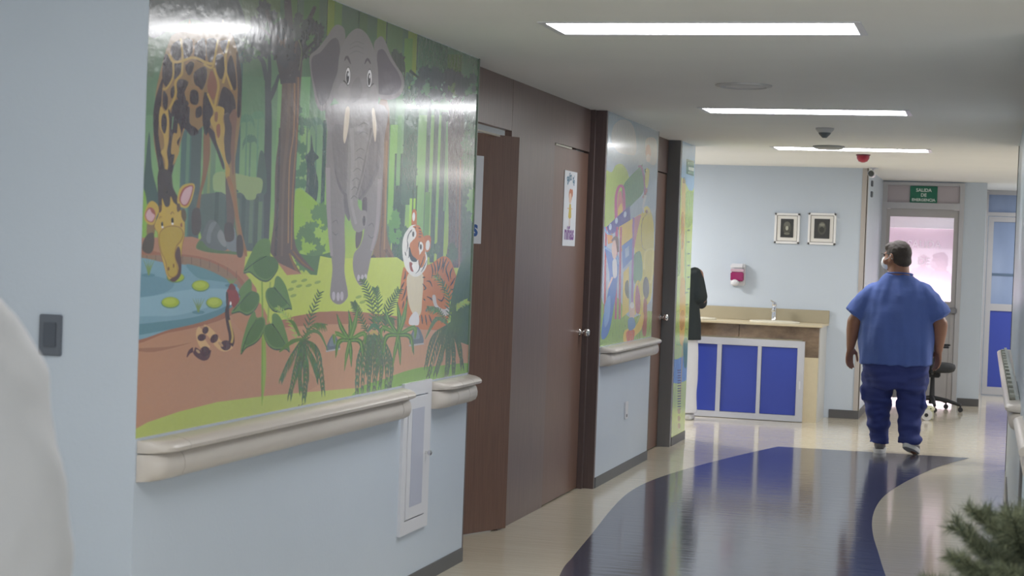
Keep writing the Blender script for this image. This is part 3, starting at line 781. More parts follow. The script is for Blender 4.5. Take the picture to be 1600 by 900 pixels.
# slender dark trees and canopies
for q, ww in (([(418, 120), (419, 200), (416, 300), (410, 396)], (9, 12, 18)), ([(402, 88), (411, 98), (416, 125)], (5, 7, 7)), ([(420, 160), (428, 140), (436, 116)], (5, 7, 4)), ([(420, 80), (421, 110), (419, 140)], (4, 6, 8))): A.s(q, ww, (74, 80, 86))
A.blobs(385, 70, 22, 26, (84, 94, 94), 16, 12); A.blobs(420, 45, 26, 34, (78, 80, 86), 24, 15)
A.s([(400, 92), (388, 86), (378, 94), (384, 99)], (3, 1), (80, 96, 94)); A.s([(430, 130), (424, 140)], (3, 2), (70, 86, 84))
A.p([(404, 245), (409, 235), (414, 250), (416, 300), (400, 300)], (78, 96, 92))
# bush, spruce and pole by the elephant
A.blobs(468, 270, 6, 55, (80, 118, 92), 18, 10); A.blobs(466, 200, 6, 30, (82, 110, 94), 8, 9)
A.p([(486, 210), (490, 235), (498, 246), (491, 255), (497, 285), (494, 315), (484, 345), (474, 322), (478, 290), (479, 255), (476, 245), (484, 235)], (66, 82, 84))
A.strip(505, 511, 188, 340, (62, 86, 84))
A.p([(461, 300), (480, 302), (512, 330), (520, 300), (522, 400), (505, 420), (470, 410), (455, 380)], (140, 178, 76))
A.blobs(480, 385, 22, 32, (88, 122, 80), 26, 12); A.blobs(500, 345, 12, 22, (90, 128, 84), 14, 10)
A.blobs(474, 335, 8, 10, (142, 176, 80), 5, 9); A.blobs(500, 372, 10, 12, (146, 182, 84), 6, 9); A.blobs(470, 395, 5, 8, (148, 184, 84), 4, 6)
A.p([(457, 395), (490, 400), (520, 395), (513, 418), (497, 430), (488, 432), (470, 412)], (82, 112, 78))
# right hand forest
for x0, x1, ya, yb, c in ((604, 620, 110, 420, (84, 112, 92)), (610, 622, 195, 350, (122, 168, 96)), (617, 636, 240, 420, (70, 92, 86)), (622, 628, 180, 290, (108, 150, 104)), (632, 654, 170, 320, (78, 104, 94)), (640, 650, 310, 390, (150, 190, 80)),
                          (655, 668, 180, 400, (118, 160, 104)), (668, 674, 160, 400, (72, 92, 90)), (674, 679, 180, 330, (122, 162, 104)), (679, 686, 170, 410, (70, 92, 88)), (686, 690, 180, 340, (124, 168, 104)), (690, 700, 175, 420, (74, 88, 90)),
                          (697, 701, 190, 330, (108, 146, 110)), (722, 750, 170, 430, (78, 104, 92)), (664, 672, 300, 420, (96, 140, 84)), (645, 647, 280, 380, (66, 90, 70)), (650, 652, 290, 380, (66, 90, 70))):
    A.strip(x0, x1, ya, yb, c, up=False); A.lay += 0.3
A.lay += 1
A.p([(702, 165), (724, 165), (722, 300), (722, 400), (728, 450), (690, 450), (700, 380), (700, 260)], (98, 90, 94)); A.s([(719, 250), (717, 420)], (2.5, 2.5), (140, 108, 96)); A.s([(713, 260), (712, 400)], (1.5, 1.5), (126, 100, 94))
for cx, cy, rx, ry, c, n in ((668, 135, 26, 26, (74, 84, 90), 26), (705, 135, 18, 22, (78, 82, 90), 14), (735, 140, 10, 30, (74, 90, 88), 12), (620, 100, 6, 22, (74, 80, 78), 9), (640, 140, 10, 20, (76, 96, 88), 12), (735, 240, 8, 60, (84, 116, 92), 16), (740, 325, 6, 22, (112, 158, 96), 8), (640, 250, 8, 40, (76, 98, 90), 14)):
    A.blobs(cx, cy, rx, ry, c, n, 11)
A.s([(640, 110), (652, 120), (665, 130)], (5, 3, 2), (66, 76, 72)); A.s([(628, 90), (632, 110), (628, 145)], (3, 2), (70, 76, 74))
A.blobs(624, 345, 8, 26, (66, 88, 82), 14, 10); A.blobs(632, 385, 12, 26, (70, 100, 82), 18, 11); A.blobs(617, 360, 6, 26, (92, 140, 86), 12, 9)
A.blobs(690, 395, 22, 14, (78, 104, 86), 12, 10)
# tall light stump behind the giraffe
A.p([(300, 305), (345, 300), (412, 302), (412, 392), (380, 394), (320, 398)], (84, 98, 98), False)
for x0, x1, ya, yb, c in ((336, 342, 300, 380, (70, 84, 84)), (352, 360, 315, 380, (74, 88, 90)), (366, 374, 310, 392, (96, 112, 100)), (378, 384, 305, 390, (72, 86, 86)), (390, 396, 312, 380, (98, 116, 104)), (398, 404, 306, 392, (74, 88, 84)), (404, 410, 315, 390, (102, 124, 102))): A.strip(x0, x1, ya, yb, c, up=False)
A.lay += 1
A.p([(333, 274), (345, 268), (352, 270), (358, 276), (360, 305), (345, 300), (338, 298), (333, 296)], (142, 164, 116))
A.p([(364, 272), (390, 276), (409, 280), (408, 300), (401, 303), (398, 311), (386, 312), (380, 304), (374, 300), (368, 295), (363, 297)], (140, 160, 112))
# elephant-side big brown tree
A.p([(432, 50), (440, 110), (437, 200), (430, 260), (428, 340), (422, 390), (424, 410), (440, 426), (456, 433), (474, 436), (468, 424), (452, 396), (470, 414), (491, 424), (480, 411), (462, 385), (459, 340), (462, 270), (466, 200), (470, 130), (472, 90), (468, 40), (462, 50), (456, 90), (450, 60)], (98, 84, 82))
for a, b, c in (([(452, 95), (450, 200), (443, 280), (440, 400)], (6, 5, 3), (112, 94, 88)), ([(460, 100), (459, 200), (452, 260), (450, 380)], (2.5, 2, 2), (150, 112, 86)), ([(466, 105), (464, 200), (457, 300), (455, 390)], (2, 2, 2), (140, 104, 80)), ([(437, 200), (434, 300), (430, 400)], (3, 4, 4), (78, 70, 74)), ([(452, 396), (462, 420), (474, 435)], (3, 4, 1), (130, 98, 76)), ([(457, 392), (472, 410), (488, 422)], (2, 3, 1), (124, 94, 74))): A.s(a, b, c)
for q, ww in (([(446, 130), (432, 70), (416, 15)], (16, 11, 5)), ([(462, 120), (472, 60), (492, 10)], (14, 10, 5)), ([(453, 130), (452, 50), (446, -40)], (18, 13, 8)), ([(440, 100), (424, 60), (404, 40)], (7, 5, 2)), ([(468, 95), (486, 70), (503, 62)], (7, 5, 2))): A.s(q, ww, (78, 74, 80))
A.blobs(445, 70, 14, 34, (74, 74, 82), 16, 12); A.blobs(485, 60, 16, 34, (72, 72, 80), 18, 12); A.blobs(470, 45, 10, 20, (76, 80, 82), 8, 10)
A.s([(472, 90), (480, 75), (495, 60)], (4, 2), (66, 64, 70)); A.s([(466, 62), (471, 80), (467, 110)], (1.6, 1), (112, 116, 92))
# tree behind elephant's right leg
A.p([(590, 170), (608, 170), (604, 300), (604, 360), (609, 385), (624, 424), (612, 414), (602, 398), (612, 432), (598, 424), (574, 426), (586, 380), (590, 320)], (122, 98, 84))
for a, b, c in (([(604, 220), (602, 330), (600, 390)], (2.5, 2), (150, 116, 90)), ([(597, 220), (598, 330), (594, 400), (608, 430)], (2, 2.5, 2), (104, 82, 76)), ([(602, 390), (612, 405), (623, 423)], (5, 4, 1), (104, 84, 76)), ([(580, 400), (590, 415)], (10, 6), (86, 74, 72))): A.s(a, b, c)
# meadow and paths
A.p([(195, 372), (300, 370), (345, 384), (400, 394), (560, 470), (760, 480), (760, 700), (150, 760)], (166, 118, 96), False)
A.p([(381, 424), (384, 393), (420, 392), (448, 430), (470, 428), (495, 430), (500, 400), (520, 404), (620, 402), (640, 416), (760, 420), (760, 520), (700, 512), (640, 502), (600, 492), (560, 487), (520, 486), (490, 489), (462, 494), (440, 500), (424, 520), (410, 500), (400, 450)], (178, 192, 88), False)
for x, y in ((459, 440), (475, 438), (467, 447), (482, 446), (496, 441), (454, 452), (458, 462), (560, 464), (572, 463), (566, 472), (578, 470)): A.e(x, y, 5, 2.4, (134, 156, 78), -0.3, up=False)
A.lay += 1
A.p([(424, 505), (460, 494), (500, 487), (560, 487), (620, 494), (670, 504), (745, 510), (745, 524), (640, 514), (560, 506), (500, 507), (452, 514)], (154, 106, 86), False)
A.p([(440, 512), (500, 507), (560, 506), (640, 512), (760, 524), (760, 640), (560, 640), (300, 600), (330, 540)], (180, 134, 106), False)
A.p([(205, 525), (270, 516), (330, 502), (360, 484), (392, 470), (430, 520), (500, 600), (400, 660), (200, 700)], (172, 126, 102), False)
A.p([(360, 485), (400, 470), (420, 500), (420, 520), (380, 520)], (170, 122, 96))
A.p([(205, 545), (260, 542), (300, 535), (240, 550)], (150, 106, 88))
# fringe of grass at the foot of the mural
A.p([(205, 674), (230, 660), (280, 643), (340, 628), (420, 618), (500, 611), (560, 606), (600, 600), (640, 598), (760, 590), (760, 700), (180, 760)], (166, 178, 90), False)
A.p([(560, 607), (600, 592), (640, 578), (680, 572), (760, 574), (760, 660), (590, 660), (540, 640)], (112, 156, 66))
A.p([(585, 640), (610, 610), (640, 600), (660, 640)], (96, 142, 62))
A.s([(470, 634), (474, 630)], (1.5, 1), (70, 84, 60)); A.s([(465, 638), (467, 632)], (1.5, 1), (70, 84, 60))
# pond
A.p([(195, 398), (260, 396), (312, 401), (348, 414), (372, 430), (386, 450), (386, 470), (362, 492), (320, 508), (262, 520), (195, 530)], (148, 100, 82), n=6)
A.p([(195, 400), (260, 399), (310, 404), (345, 417), (368, 434), (378, 450), (365, 448), (340, 436), (305, 422), (262, 414), (195, 414)], (136, 110, 94))
for k in range(12): A.s([(215 + 14 * k, 399 + max(0, k - 5) * 2.5 + (k > 8) * (k - 8) * 3), (215 + 14 * k, 410 + max(0, k - 5) * 3 + (k > 8) * (k - 8) * 3)], (1, 1), (112, 88, 78), up=False)
A.p([(195, 411), (262, 411), (305, 417), (340, 430), (366, 445), (374, 454), (372, 468), (350, 487), (318, 502), (268, 514), (195, 526)], (112, 150, 170), n=6)
A.p([(290, 413), (320, 420), (350, 434), (370, 449), (355, 442), (330, 438), (308, 434)], (92, 134, 148))
A.p([(195, 430), (225, 428), (270, 440), (262, 455), (230, 464), (195, 468)], (96, 136, 156)); A.p([(195, 470), (240, 462), (300, 452), (360, 452), (366, 462), (330, 478), (280, 492), (240, 494), (195, 492)], (126, 162, 182))
A.p([(195, 510), (240, 504), (300, 496), (345, 482), (368, 468), (366, 476), (345, 491), (315, 503), (268, 514), (195, 526)], (84, 126, 142))
for cx, cy, rx, ry in ((313, 446, 13, 8), (266, 472, 13.5, 8), (334.5, 472.5, 12, 8), (274, 433, 13, 7)):
    A.e(cx, cy + 0.8, rx + 1.2, ry + 1.2, (88, 126, 92)); A.e(cx, cy, rx, ry, (150, 170, 54)); A.e(cx - 1, cy - 1, rx * 0.7, ry * 0.6, (166, 184, 66))
for cx, cy, h in ((232, 430, 26), (309.5, 488, 22), (361, 446, 12)):
    A.e(cx, cy, 10, 3, (84, 126, 142))
    for dx in (-9, -4, 0, 5, 10): A.s([(cx, cy), (cx + dx * 0.4, cy - h * 0.5), (cx + dx, cy - h)], (2, 1.6, 0.3), (112, 140, 84), up=False)
    A.lay += 1
# stones and moss beside the pond
A.p([(306, 388), (316, 372), (330, 392), (362, 392), (372, 398), (350, 396), (330, 394)], (88, 114, 78))
Z3 = (200, 280)
A.p([(555, 520), (575, 440), (610, 350), (640, 320), (680, 325), (720, 380), (760, 440), (775, 540), (740, 560), (640, 555), (580, 550)], (96, 102, 108), o=Z3, s=5)
A.p([(610, 470), (640, 350), (690, 340), (650, 420), (640, 500)], (116, 122, 128), o=Z3, s=5); A.p([(695, 440), (725, 395), (765, 480), (760, 530), (720, 500)], (130, 134, 138), o=Z3, s=5)
A.p([(770, 540), (785, 440), (830, 380), (850, 520), (850, 570)], (116, 122, 130), o=Z3, s=5)
A.p([(540, 540), (570, 480), (620, 530), (700, 555), (860, 570), (760, 582), (620, 570)], (84, 108, 76), o=Z3, s=5)

# giraffe: far legs, body, network of lines and patches
BR, BRD = (122, 92, 78), (66, 58, 66)
A.p([(352, 275), (362, 270), (367, 320), (364, 360), (360, 374), (352, 372), (354, 340)], (98, 84, 84)); A.p([(351, 350), (363, 350), (365, 374), (352, 376)], (78, 70, 74))
A.p([(318, 205), (326, 200), (328, 240), (322, 276), (314, 305), (311, 330), (306, 328), (309, 310), (316, 270)], (130, 96, 76)); A.p([(300, 330), (311, 326), (314, 350), (310, 366), (300, 364)], (78, 70, 72))
A.p([(292, 60), (296, 30), (302, 60)], (150, 122, 96)); A.p([(343, 60), (348, 30), (352, 60)], (150, 122, 96))
A.p([(262, 70), (274, 52), (320, 46), (356, 50), (367, 66), (376, 108), (377, 150), (375, 190), (370, 230), (367, 260), (372, 330), (378, 366), (370, 366), (364, 320), (354, 280), (350, 250), (338, 222), (322, 196), (306, 205), (292, 196), (284, 215), (278, 240), (271, 262), (264, 290), (262, 320), (254, 320), (250, 290), (246, 256), (240, 220), (240, 180), (244, 140), (252, 104)], (140, 112, 82), n=5)
Z1 = (210, 0)
A.p([(222, 600), (165, 760), (145, 900), (150, 1050), (180, 1270), (205, 1420), (245, 1420), (225, 1270), (200, 1150), (185, 1020), (200, 880), (215, 720)], BRD, o=Z1, s=5)
for q in ([(300, 340), (365, 320), (360, 450), (320, 470), (280, 410)], [(385, 310), (445, 310), (455, 400), (400, 470), (378, 430)], [(470, 350), (545, 300), (552, 470), (500, 480), (465, 430)], [(565, 310), (640, 310), (640, 380), (600, 480), (570, 460)],
          [(665, 330), (735, 320), (710, 430)], [(240, 420), (290, 480), (295, 600), (260, 680), (225, 650), (215, 550)], [(310, 500), (370, 480), (360, 560), (310, 620)], [(400, 500), (440, 480), (465, 500), (450, 560), (425, 590), (400, 550)],
          [(470, 560), (550, 520), (565, 600), (530, 700), (480, 670), (462, 620)], [(635, 440), (690, 430), (705, 520), (680, 620), (640, 560)], [(725, 500), (755, 430), (785, 540), (795, 680), (770, 700), (730, 600)],
          [(345, 620), (420, 640), (390, 720), (400, 780), (340, 780), (325, 700)], [(225, 710), (260, 760), (250, 860), (220, 820)], [(285, 690), (315, 670), (310, 740), (290, 770), (280, 740)], [(435, 720), (460, 700), (495, 720), (500, 790), (480, 820), (435, 800)],
          [(310, 790), (400, 780), (430, 840), (430, 960), (480, 1000), (500, 1040), (440, 1060), (380, 1000), (300, 1060), (280, 940)], [(545, 720), (600, 800), (610, 900), (560, 1060), (530, 940)], [(655, 800), (680, 700), (710, 680), (770, 740), (790, 850), (750, 960), (700, 880), (650, 860)],
          [(800, 400), (832, 560), (835, 750), (825, 900), (800, 900), (806, 700), (795, 520)], [(480, 850), (520, 830), (525, 900), (480, 920)]):
    A.p(q, BRD, o=Z1, s=5, up=False, n=3)
A.lay += 1
A.p([(600, 550), (640, 640), (635, 740), (610, 780), (575, 720), (570, 640)], (136, 92, 78), o=Z1, s=5)
# warmer yellow veins, upper flank and neck
YL = (178, 148, 84)
for q, ww in (([(360, 300), (375, 440), (370, 580)], 16), ([(460, 310), (455, 430), (400, 500)], 16), ([(268, 420), (300, 480), (360, 480), (460, 450), (560, 490), (610, 500)], 20), ([(300, 480), (300, 600), (250, 690), (220, 690)], 14), ([(650, 310), (620, 480), (600, 530), (540, 500)], 16), ([(740, 310), (710, 440), (712, 560), (690, 650)], 18), ([(712, 560), (760, 700)], 16), ([(620, 530), (655, 660), (640, 760), (620, 860)], 18), ([(570, 730), (620, 850), (640, 900)], 16), ([(370, 580), (320, 640), (320, 740), (270, 850), (240, 890)], 18), ([(420, 820), (470, 840), (520, 790), (500, 690), (430, 680), (400, 720)], 18)):
    A.s(q, (ww, ww), YL if q[0][0] > 500 or q[0][0] < 400 else (146, 112, 82), o=Z1, s=5, up=False)
A.lay += 1
Z2 = (210, 170)
A.p([(205, -20), (190, 60), (195, 140), (225, 210), (230, 300), (205, 340), (235, 400), (240, 500), (256, 470), (262, 420), (250, 340), (262, 260), (265, 180), (268, 100), (265, 0), (235, 20)], YL, o=Z2, s=5)
A.p([(210, 70), (228, 35), (248, 60), (252, 130), (235, 195), (210, 150)], BRD, o=Z2, s=5)
A.p([(262, 0), (300, 60), (380, 130), (350, 250), (300, 480), (262, 640), (250, 560), (262, 440), (255, 340), (268, 240), (272, 120)], BRD, o=Z2, s=5)
A.p([(340, 110), (362, 200), (330, 260), (350, 330), (300, 440), (312, 360), (285, 350), (290, 260), (305, 190), (330, 190)], (164, 134, 84), o=Z2, s=5)
A.s([(300, 60), (292, 160)], (10, 6), (100, 138, 108), o=Z2, s=5)
A.p([(590, 90), (625, 30), (640, -20), (700, 0), (690, 80), (705, 160), (695, 240), (710, 330), (730, 440), (745, 470), (740, 530), (722, 548), (710, 520), (705, 440), (680, 360), (640, 260), (625, 180)], (176, 146, 82), o=Z2, s=5)
for q, c in (([(640, 130), (665, 120), (670, 190), (655, 230), (640, 190)], (140, 92, 74)), ([(628, 30), (650, 30), (645, 100), (625, 90)], (130, 92, 74)), ([(700, 50), (745, 40), (770, 150), (765, 300), (745, 430), (715, 400), (700, 280), (705, 150)], (80, 70, 74)),
             ([(740, 60), (780, 0), (800, 60), (785, 240), (775, 500), (760, 480), (750, 300), (760, 150)], (124, 92, 80)), ([(720, 548), (742, 530), (770, 600), (800, 760), (830, 930), (880, 1130), (855, 1130), (800, 900), (750, 650)], (146, 104, 76)), ([(560, 130), (620, 180), (640, 260), (700, 430), (690, 470), (640, 330), (590, 220)], BRD)):
    A.p(q, c, o=Z2, s=5)
A.p([(850, 450), (885, 440), (900, 530), (890, 605), (855, 605), (845, 540)], (78, 70, 72), o=Z3, s=5)
# left foreleg and hoof
A.p([(150, 340), (205, 345), (200, 445), (148, 450)], (126, 104, 76), o=Z3, s=5); A.p([(145, 435), (200, 425), (198, 540), (165, 582), (120, 565), (108, 520)], (82, 74, 70), o=Z3, s=5)
# giraffe head
A.p([(235, -60), (330, -60), (350, 60), (390, 150), (400, 260), (330, 220), (250, 250), (235, 160)], (70, 62, 66), o=Z3, s=5)
OUT = (120, 84, 58)
HD = [(265, 150), (285, 205), (305, 218), (325, 200), (332, 135), (352, 178), (380, 205), (412, 245), (432, 300), (440, 340), (438, 440), (424, 500), (414, 600), (412, 700), (395, 765), (360, 798), (322, 782), (298, 742), (282, 680), (255, 580), (238, 500), (232, 420), (212, 390), (208, 350), (235, 290), (245, 250), (262, 230)]
A.p([(x + (x - 330) * 0.035, y + (y - 430) * 0.012) for x, y in HD], OUT, o=Z3, s=5); A.p(HD, (184, 154, 70), o=Z3, s=5)
A.p([(240, 440), (270, 385), (330, 362), (400, 372), (434, 420), (418, 480), (380, 530), (368, 600), (386, 680), (388, 740), (345, 772), (308, 742), (288, 640), (252, 560)], (140, 104, 56), o=Z3, s=5)
A.p([(245, 442), (273, 392), (330, 370), (398, 380), (426, 420), (410, 475), (372, 525), (362, 600), (380, 680), (382, 735), (345, 764), (312, 738), (294, 640), (258, 560)], (172, 146, 62), o=Z3, s=5)
A.p([(385, 528), (405, 545), (414, 640), (410, 750), (362, 800), (325, 782), (378, 752), (392, 690), (366, 600)], (84, 62, 62), o=Z3, s=5)
A.p([(278, 130), (300, 202), (320, 182), (328, 130), (318, 60), (280, 60)], (70, 62, 64), o=Z3, s=5)
for q, c in (([(125, 275), (150, 200), (185, 170), (225, 195), (240, 245), (218, 300), (200, 352), (158, 352), (128, 315)], (182, 152, 72)), ([(132, 275), (160, 222), (198, 232), (214, 280), (192, 335), (150, 325)], (150, 84, 76)), ([(138, 275), (165, 232), (185, 262), (208, 285), (186, 328), (152, 318)], (196, 158, 166)),
             ([(383, 155), (405, 72), (450, 38), (518, 42), (502, 145), (470, 215), (430, 224), (392, 200)], (182, 152, 72)), ([(398, 158), (420, 86), (456, 55), (508, 52), (492, 140), (462, 202), (425, 205)], (150, 84, 76)), ([(410, 158), (432, 95), (462, 66), (500, 60), (484, 135), (458, 190), (428, 196)], (198, 160, 170)),
             ([(380, 205), (400, 190), (410, 235), (385, 255)], (90, 68, 60)), ([(415, 245), (442, 235), (455, 290), (442, 335), (418, 300)], (90, 76, 62)), ([(238, 215), (258, 200), (262, 240), (245, 262)], (96, 72, 60)), ([(408, 350), (420, 340), (422, 372), (408, 370)], (130, 84, 58))):
    A.p(q, c, o=Z3, s=5)
for cx, cy, rx, ry, c in ((265, 352, 8, 20, (50, 44, 44)), (345, 325, 10, 26, (50, 44, 44)), (268, 374, 8, 9, (225, 222, 225)), (346, 348, 8, 9, (225, 222, 225)), (315, 700, 8, 16, (110, 76, 46)), (355, 676, 6, 17, (110, 76, 46))): A.e(cx, cy, rx, ry, c, o=Z3, s=5)
A.s([(245, 310), (250, 290), (262, 300)], (7, 4), (140, 108, 60), o=Z3, s=5); A.s([(332, 275), (345, 255), (358, 272)], (8, 4), (120, 90, 56), o=Z3, s=5)

# snake
Z4 = (200, 400)
SN = [(782, 380), (772, 440), (785, 530), (806, 620), (800, 690), (750, 715), (700, 680), (650, 610), (590, 565), (560, 600), (575, 670), (615, 730), (600, 785), (555, 770), (515, 735), (480, 750), (458, 792)]
A.s(SN[:6], (26, 40, 52), (70, 52, 60), o=Z4, s=5); A.s([(790, 500), (815, 620), (806, 680)], (14, 18), (176, 150, 92), o=Z4, s=5)
A.s(SN[4:12], (66, 60, 66), (196, 158, 116), o=Z4, s=5); A.s(SN[11:], (70, 58, 4), (84, 58, 68), o=Z4, s=5)
for cx, cy, rx, ry, r_ in ((762, 698, 42, 40, 0), (672, 645, 28, 38, 0.6), (603, 580, 24, 30, .4), (574, 636, 34, 28, -.3), (600, 745, 38, 40, 0)): A.e(cx, cy, rx, ry, (78, 54, 66), r_, o=Z4, s=5)
A.e(722, 690, 12, 26, (168, 136, 108), -.8, o=Z4, s=5); A.e(545, 745, 10, 20, (168, 136, 108), -.8, o=Z4, s=5)
A.p([(765, 285), (800, 240), (830, 250), (862, 300), (868, 380), (835, 412), (795, 375), (770, 400)], (132, 54, 58), o=Z4, s=5); A.p([(782, 260), (800, 215), (828, 228), (838, 262)], (110, 48, 54), o=Z4, s=5)
A.p([(765, 285), (780, 300), (782, 400), (768, 395)], (60, 44, 52), o=Z4, s=5); A.e(800, 370, 7, 14, (216, 216, 216), o=Z4, s=5)

# heart leaved plant
A.s([(409, 440), (410, 520), (409, 600), (409, 634)], (2.0, 3, 0.8), (112, 148, 62)); A.s([(412, 520), (413, 580), (410, 625)], (5, 5, 1), (134, 160, 74)); A.s([(422, 440), (419, 490), (418, 505)], (2.5, 3), (140, 160, 80))
Z7 = (350, 330); Z8 = (350, 470)
def leaf(q, back, front, vein, o):
    A.p([(x * 1.0, y + 12) for x, y in q], (66, 86, 70), o=o, s=5)
    A.p(q, (92, 126, 76), o=o, s=5); A.p(front, (76, 108, 68), o=o, s=5); A.s(vein, (9, 5, 3), (58, 80, 62), o=o, s=5)
leaf([(150, 470), (200, 350), (260, 240), (320, 212), (360, 240), (362, 350), (400, 370), (425, 420), (400, 480), (350, 535), (300, 538), (250, 510), (200, 470)], 0,
     [(225, 420), (280, 360), (360, 352), (402, 372), (422, 420), (398, 476), (350, 525), (300, 525), (250, 490)], [(160, 465), (240, 400), (330, 350)], Z7)
leaf([(115, 620), (190, 530), (215, 560), (217, 620), (265, 640), (276, 690), (240, 765), (180, 805), (120, 780), (55, 790), (110, 715), (125, 665)], 0,
     [(125, 730), (170, 650), (222, 625), (262, 645), (270, 692), (236, 755), (180, 790), (130, 770)], [(70, 780), (150, 690), (215, 625)], Z7)
leaf([(385, 590), (400, 520), (430, 510), (480, 580), (510, 680), (530, 755), (500, 755), (420, 780), (370, 760), (335, 700), (322, 640), (345, 600)], 0,
     [(330, 645), (350, 605), (390, 598), (440, 650), (495, 715), (440, 755), (380, 748), (345, 700)], [(390, 595), (440, 650), (520, 750)], Z7)
leaf([(130, 410), (140, 320), (190, 150), (235, 80), (255, 130), (305, 125), (322, 180), (290, 270), (240, 325), (170, 362)], 0,
     [(165, 345), (200, 230), (255, 150), (300, 135), (312, 185), (280, 262), (235, 318)], [(140, 395), (190, 250), (255, 140)], Z8)
leaf([(370, 175), (375, 110), (410, 100), (450, 150), (490, 270), (512, 390), (480, 370), (400, 375), (340, 335), (305, 240), (322, 190)], 0,
     [(315, 240), (330, 195), (370, 180), (430, 260), (475, 350), (400, 362), (350, 325)], [(375, 178), (440, 270), (505, 385)], Z8)

# elephant
G1, G2, G3 = (128, 122, 126), (104, 99, 106), (146, 140, 144)
Z9 = (470, 20); Z10 = (470, 180)
A.p([(70, 335), (130, 280), (200, 190), (250, 115), (290, 92), (340, 130), (345, 250), (320, 420), (280, 560), (250, 680), (190, 760), (130, 740), (90, 560), (70, 420)], G1, o=Z9, s=5)
A.p([(90, 345), (150, 310), (230, 215), (280, 200), (305, 280), (290, 440), (250, 560), (210, 680), (150, 720), (105, 560), (82, 430)], (100, 95, 103), o=Z9, s=5)
A.p([(570, 250), (600, 198), (632, 185), (662, 230), (700, 330), (745, 410), (795, 490), (805, 570), (770, 650), (680, 680), (600, 640), (590, 400)], G1, o=Z9, s=5)
A.p([(595, 330), (625, 285), (655, 300), (700, 380), (760, 470), (785, 560), (740, 630), (640, 640), (600, 600)], (100, 95, 103), o=Z9, s=5)
A.p([(515, 165), (600, 165), (600, 220), (597, 290), (590, 330), (572, 330), (562, 310), (548, 312), (537, 306), (512, 325), (509, 260), (511, 205)], G1)
A.p([(511, 250), (538, 300), (538, 350), (539, 392), (538, 425), (543, 455), (542, 466), (533, 475), (523, 474), (516, 465), (516, 450), (519, 420), (516, 390), (511, 345), (509, 300)], G1)
A.p([(596, 260), (596, 320), (590, 370), (580, 400), (574, 428), (570, 441), (562, 446), (554, 432), (551, 415), (553, 396), (562, 384), (568, 365), (571, 330), (575, 300)], G1)
A.s([(512, 262), (514, 345), (518, 400)], (7, 6, 4), (146, 138, 142)); A.s([(593, 280), (589, 350), (580, 392)], (6, 5, 4), (146, 138, 142))
A.p([(519, 200), (540, 200), (548, 240), (540, 300), (530, 296), (522, 262)], (116, 110, 115)); A.p([(575, 200), (592, 205), (592, 262), (574, 300), (560, 312), (562, 280)], (112, 106, 111))
A.s([(523, 265), (530, 290), (539, 305)], (1, 4, 2), G2); A.s([(587, 262), (576, 290), (560, 312)], (1, 4, 2), G2)
A.p([(537, 302), (545, 310), (546, 345), (538, 330)], G2); A.p([(566, 312), (573, 310), (572, 340), (566, 335)], (92, 86, 94)); A.p([(556, 362), (566, 360), (563, 380), (556, 388)], (100, 92, 98))
# head with trunk
A.p([(300, 330), (330, 240), (380, 160), (440, 122), (500, 150), (545, 220), (582, 320), (600, 420), (606, 560), (605, 680), (590, 800), (550, 820), (340, 800), (290, 700), (250, 640), (280, 520), (290, 420)], (132, 127, 130), o=Z9, s=5)
A.p([(545, 165), (584, 165), (584, 200), (576, 232), (569, 270), (561, 300), (559, 318), (563, 328), (572, 330), (573, 345), (568, 358), (559, 363), (551, 356), (546, 335), (542, 300), (543, 250), (545, 205)], (134, 129, 131))
A.s([(549, 200), (551, 260), (548, 310), (556, 350)], (6, 5, 4), (146, 141, 143)); A.s([(580, 200), (566, 270), (556, 305)], (3, 3, 2), (110, 104, 109))
A.e(568.5, 345, 2.4, 8, (84, 78, 86))
for x, y, ww in ((568, 192, 8), (567, 206, 8), (563, 232, 7), (561, 246, 7), (558, 263, 6), (556, 278, 6), (554, 292, 5), (553, 306, 5)): A.s([(x - ww, y + 5), (x, y), (x + ww, y + 4)], (1, 2, 1), (110, 104, 109), up=False)
for x, y in ((557, 65), (556, 72), (556, 80)): A.s([(x - 10, y + 5), (x, y), (x + 12, y + 4)], (.6, 1.6, .6), (120, 115, 119), up=False)
A.lay += 1
A.p([(336, 540), (370, 560), (385, 620), (370, 690), (310, 690), (290, 610), (305, 560)], (142, 137, 139), o=Z9, s=5); A.p([(545, 590), (580, 560), (600, 620), (598, 680), (560, 690), (540, 640)], (140, 135, 137), o=Z9, s=5)
A.s([(470, 610), (440, 680), (400, 700)], (14, 10, 6), (112, 107, 112), o=Z9, s=5); A.p([(400, 560), (450, 500), (480, 600), (440, 690), (390, 660)], (122, 117, 121), o=Z9, s=5)
for cx, cy in ((367, 495), (535, 512)):
    A.e(cx, cy, 20, 74, (70, 66, 72), 0.03, o=Z9, s=5); A.e(cx, cy, 18, 68, (220, 218, 222), 0.03, o=Z9, s=5); A.e(cx - 2, cy + 8, 12, 50, (50, 48, 54), 0.03, o=Z9, s=5); A.e(cx + 2, cy - 14, 5, 16, (210, 210, 216), o=Z9, s=5)
A.s([(332, 530), (350, 545), (362, 560)], (8, 6), (66, 62, 68), o=Z9, s=5); A.s([(568, 552), (552, 565), (540, 578)], (8, 6), (66, 62, 68), o=Z9, s=5)
A.s([(340, 375), (360, 345), (388, 400)], (5, 22, 6), (92, 87, 93), o=Z9, s=5); A.s([(498, 400), (520, 362), (545, 400)], (5, 20, 6), (92, 87, 93), o=Z9, s=5)
A.p([(540, 170), (546, 170), (544, 200), (538.5, 224), (536, 210)], (206, 192, 176)); A.p([(581, 172), (585, 172), (588, 200), (586, 222), (583, 205)], (206, 192, 176))
for cx, cy in ((521, 462.5), (528, 463.5), (534, 462.5)): A.e(cx, cy, 2.6, 7, (170, 162, 172))
for cx, cy in ((560, 434), (566, 434), (571, 433)): A.e(cx, cy, 2.2, 5, (170, 162, 172))
